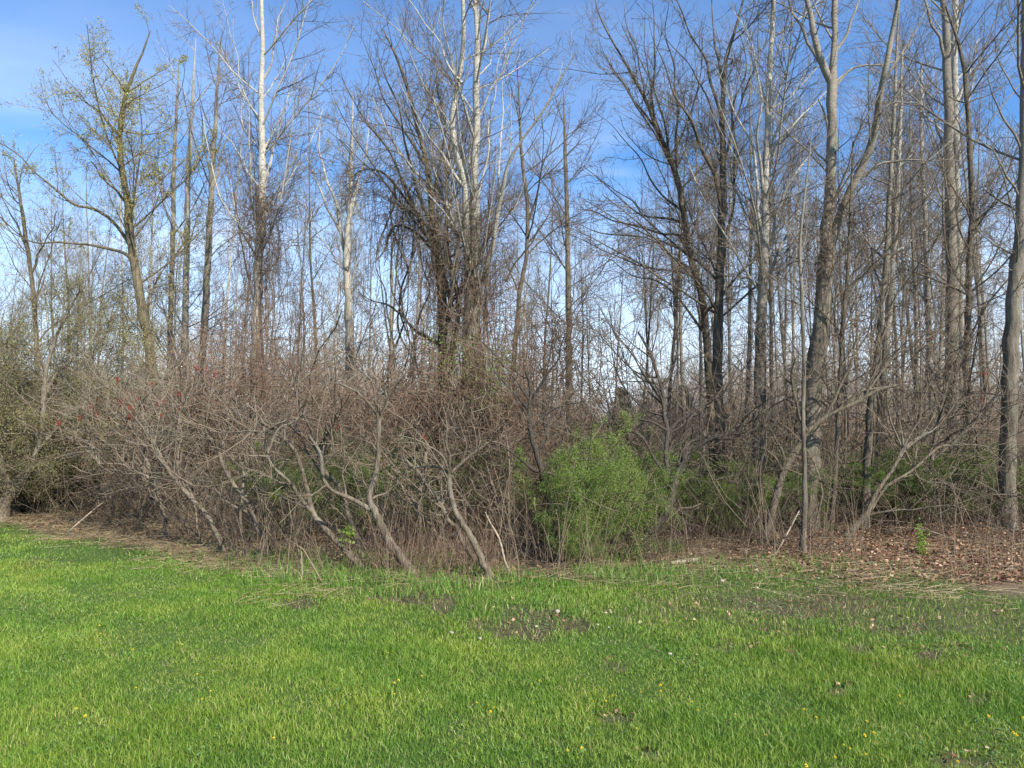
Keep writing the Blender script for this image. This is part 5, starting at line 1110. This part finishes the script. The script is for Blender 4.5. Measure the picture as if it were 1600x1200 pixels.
def stick(name, label, cat, rows, mat, group=None, seed=0, branches=2):
    """rows: px, py, distance, width in metres"""
    rng = np.random.default_rng(seed); pts = [(*at(a, b, d), w / 2) for a, b, d, w in rows]
    P = resample(pts, 14)
    P[:, 2] = np.maximum(P[:, 2], gz(P[:, 0], P[:, 1]) + P[:, 3] * 0.6)
    org = np.array((P[0, 0], P[0, 1], float(gz(P[0, 0], P[0, 1]))))
    g = Geo(); g.tubes(P[None, :, :3], P[None, :, 3], 8, jitter=1 + 0.08 * rng.normal(size=(1, 14, 8)))
    if branches:
        b = grow(rng, P[None, :, :3], P[None, :, 3], count=branches * 2, t0=0.3, ratio=0.35, lmin=0.08, lmax=0.6, ang=(25, 60), up=0.02, wander=0.15, npts=5, rr=0.6, slim=0.02, rmin=0.002); g.tubes(*b, 4)
    o = g.obj(name, mat, None, org); o.location = tuple(org); tag(o, label, cat, group)
stick('fallen_log', 'short pale log lying behind the grass right of the goose-neck sumac', 'log', [(1048, 884, 8.0, .05), (1068, 880, 8.05, .055), (1090, 876, 8.1, .05)], MB_PALEWOOD, branches=0)
stick('fallen_branch', 'pale dead branch leaning to the lawn at the left thicket', 'branch', [(105, 832, 10.2, .02), (140, 802, 10.4, .02), (165, 782, 10.6, .016), (185, 768, 10.8, .01)], MB_PALEWOOD, 'fallen branches', 1)
stick('fallen_branch', 'white crooked dead branch jutting out of the left thicket', 'branch', [(235, 748, 9.9, .02), (214, 738, 9.9, .02), (192, 726, 9.8, .02), (155, 724, 9.7, .018), (150, 712, 9.7, .01)], MB_PALEWOOD, 'fallen branches', 2, 1)
stick('fallen_branch', 'pale zigzag dead branch hanging down to the ground right of the round-headed sumac', 'branch', [(800, 900, 7.6, .02), (790, 880, 7.6, .02), (780, 842, 7.7, .022), (765, 815, 7.8, .018), (758, 800, 7.8, .012)], MB_PALEWOOD, 'fallen branches', 3)
stick('fallen_branch', 'thin pale pole propped in the undergrowth right of the slim white poplar', 'branch', [(1196, 888, 8.2, .02), (1215, 860, 8.4, .02), (1232, 830, 8.7, .02), (1249, 798, 9.0, .015)], MB_PALEWOOD, 'fallen branches', 4, 1)
stick('fallen_branch', 'arched pale branch bowing over the leaf bank near the lime sapling', 'branch', [(1512, 862, 8.9, .02), (1490, 845, 9.0, .02), (1460, 832, 9.1, .016), (1425, 825, 9.2, .012), (1390, 824, 9.3, .008)], MB_PALEWOOD, 'fallen branches', 5)
stick('fallen_branch', 'short pale stick on the ground left of the round-headed sumac foot', 'branch', [(660, 886, 7.7, .015), (680, 892, 7.6, .015), (700, 896, 7.5, .012)], MB_PALEWOOD, 'fallen branches', 6, 1)
stick('fallen_branch', 'dark broken branch on the ground inside the left thicket', 'branch', [(238, 826, 10.6, .04), (250, 815, 10.6, .04), (268, 808, 10.6, .03)], MB_BLACK, 'fallen branches', 7)
stick('fallen_branch', 'leaning dark stick with a forked top in the grass at centre left', 'branch', [(515, 930, 7.0, .015), (495, 895, 7.1, .014), (475, 860, 7.2, .012), (466, 853, 7.2, .01)], MT_TAN, 'fallen branches', 8, 1)
stick('fallen_branch', 'pale dry stalk standing up beside the muddy tussock at centre left', 'branch', [(473, 927, 7.1, .012), (472, 890, 7.1, .012), (471, 862, 7.1, .01)], MB_PALEWOOD, 'fallen branches', 9, 0)
stick('fallen_branch', 'thin white stick flat in the mud below the big leaf bank', 'branch', [(1008, 912, 7.3, .012), (1030, 902, 7.5, .012), (1050, 895, 7.7, .01)], MB_PALEWOOD, 'fallen branches', 10, 1)

def stone(px, py, s, label, mat, seed, name='stone', cat='stone', group='pale stones in the grass'):
    import bmesh
    rng = random.Random(seed); bm = bmesh.new(); bmesh.ops.create_icosphere(bm, subdivisions=2, radius=1)
    for v in bm.verts:
        k = 1 + 0.22 * math.sin(v.co.x * 3 + seed) * math.cos(v.co.y * 4 + seed * 2) + rng.uniform(-.07, .07)
        v.co = Vector((v.co.x * k, v.co.y * k * 0.8, v.co.z * k * 0.55))
    me = bpy.data.meshes.new(name); bm.to_mesh(me); bm.free(); me.materials.append(mat)
    o = bpy.data.objects.new(name, me); COL.objects.link(o); c = ground_at(px, py)
    o.location = (c[0], c[1], float(gz(c[0], c[1])) + s * 0.25 + 0.02); o.scale = (s * 0.8,) * 3; o.rotation_euler = (rng.uniform(-.3, .3), rng.uniform(-.3, .3), rng.uniform(0, 6)); tag(o, label, cat, group)
def stone_mat():
    m, nt, b, out = new_mat('pale_stone'); tc = N(nt, 'ShaderNodeTexCoord')
    nt.links.new(ramp(nt, noise(nt, tc.outputs['Object'], 3, 5), [(0.35, (0.32, 0.27, 0.20)), (0.6, (0.60, 0.54, 0.44))]), b.inputs['Base Color']); add_bump(nt, b, noise(nt, tc.outputs['Object'], 6, 5), 0.6, 0.1); return m
MS = stone_mat()
for i, (px, py, s, lb) in enumerate([(1128, 911, .028, 'largest pale stone in the grass right of the log'), (1155, 909, .014, 'small pale stone just right of the largest one'), (1183, 922, .017, 'pale stone at the left end of the bare strip'),
                                     (1279, 909, .015, 'white stone in the grass in front of the big forked poplar'), (871, 962, .03, 'tan stone in the worn patch at the centre'), (838, 981, .017, 'small pale stone left below the tan stone'),
                                     (934, 981, .013, 'white chip right of the tan stone'), (951, 985, .014, 'white chip beside another white chip right of the tan stone'), (706, 991, .02, 'flat white stone in the lawn below the round-headed sumac'),
                                     (750, 1002, .018, 'flat white stone in the lawn right of its twin'), (1047, 1030, .018, 'pale flake in the lawn right of the centre'), (1066, 1046, .012, 'tiny white chip below the pale flake'),
                                     (1468, 973, .014, 'pale chip by the bare strip at the right'), (404, 935, .016, 'pale stone by the left muddy tussock'), (1057, 934, .013, 'pale chip above the bare ground right of centre'),
                                     (1104, 936, .012, 'tiny chip right of the pale chip above the bare ground'), (1399, 897, .014, 'white stone at the foot of the leaf bank')]):
    stone(px, py, s, lb, MS, i)

# dandelions
def flower_mat():
    m, nt, b, out = new_mat('dandelion_yellow'); b.inputs['Base Color'].default_value = (0.85, 0.66, 0.06, 1); return m
MF = flower_mat()
MSTEM, _nt, _b, _o = new_mat('flower_stalk'); _b.inputs['Base Color'].default_value = (0.16, 0.25, 0.06, 1)
def dandelion_proto():
    rng = np.random.default_rng(8); root = bpy.data.objects.new('dandelion', None); COL.objects.link(root)
    g = Geo(); g.tubes(np.array([[(0, 0, 0), (0.003, 0, 0.04), (0.004, 0.002, 0.085)]]), np.array([[.0022, .002, .0018]]), 5); g.obj('stalk', MSTEM, root)
    n = 70; a = rng.uniform(0, 6.28, n); e = rng.uniform(0.1, 1.3, n); d = np.stack([np.cos(a) * np.cos(e), np.sin(a) * np.cos(e), np.sin(e)], 1); c = np.array([0.004, 0.002, 0.085])
    b = unit(np.cross(d, np.array([0, 0, 1.0]))); L = 0.013
    g = Geo(); g.quads(np.stack([c + 0 * d, c + d * L * .6 + b * .0028, c + d * L, c + d * L * .6 - b * .0028], 1)); g.obj('flower_head', MF, root, smooth=False)
    return root
dp = dandelion_proto()
DL = [(150, 980), (158, 991), (208, 1018), (283, 1005), (308, 1058), (328, 1086), (311, 1097), (118, 1102), (135, 1120), (215, 1075), (430, 1159), (616, 1085), (610, 1070), (622, 1064), (604, 1012), (743, 1102), (773, 1110), (768, 1121), (665, 1051), (836, 1096), (829, 1066), (844, 1063),
      (925, 1092), (946, 1093), (959, 1086), (1003, 1081), (1032, 1086), (1024, 1060), (1032, 1072), (1082, 1098), (1090, 1115), (1153, 1125), (910, 1170), (892, 1179), (993, 1137), (1191, 1150), (1400, 1091), (1406, 1102), (1255, 1114), (1277, 1131), (1355, 1132), (1498, 1142), (1543, 1124), (1580, 1150),
      (1585, 1153), (1319, 1167), (1328, 1177), (1255, 1196), (1354, 1184), (1304, 1195), (1595, 1126), (1493, 1192), (1345, 1157), (1372, 1151)]
rd = np.random.default_rng(4)
for i, (px, py) in enumerate(DL):
    o = dp if i == 0 else copy_tree(dp); c = ground_at(px, py + 14)
    s = rd.uniform(0.45, 0.75); o.location = (c[0], c[1], float(gz(c[0], c[1]))); o.scale = (s,) * 3; o.rotation_euler = (rd.normal() * 0.15, rd.normal() * 0.15, rd.uniform(0, 6)); o['label'] = 'small yellow dandelion flower standing in the lawn'; o['category'] = 'dandelion'; o['group'] = 'dandelions in the lawn'
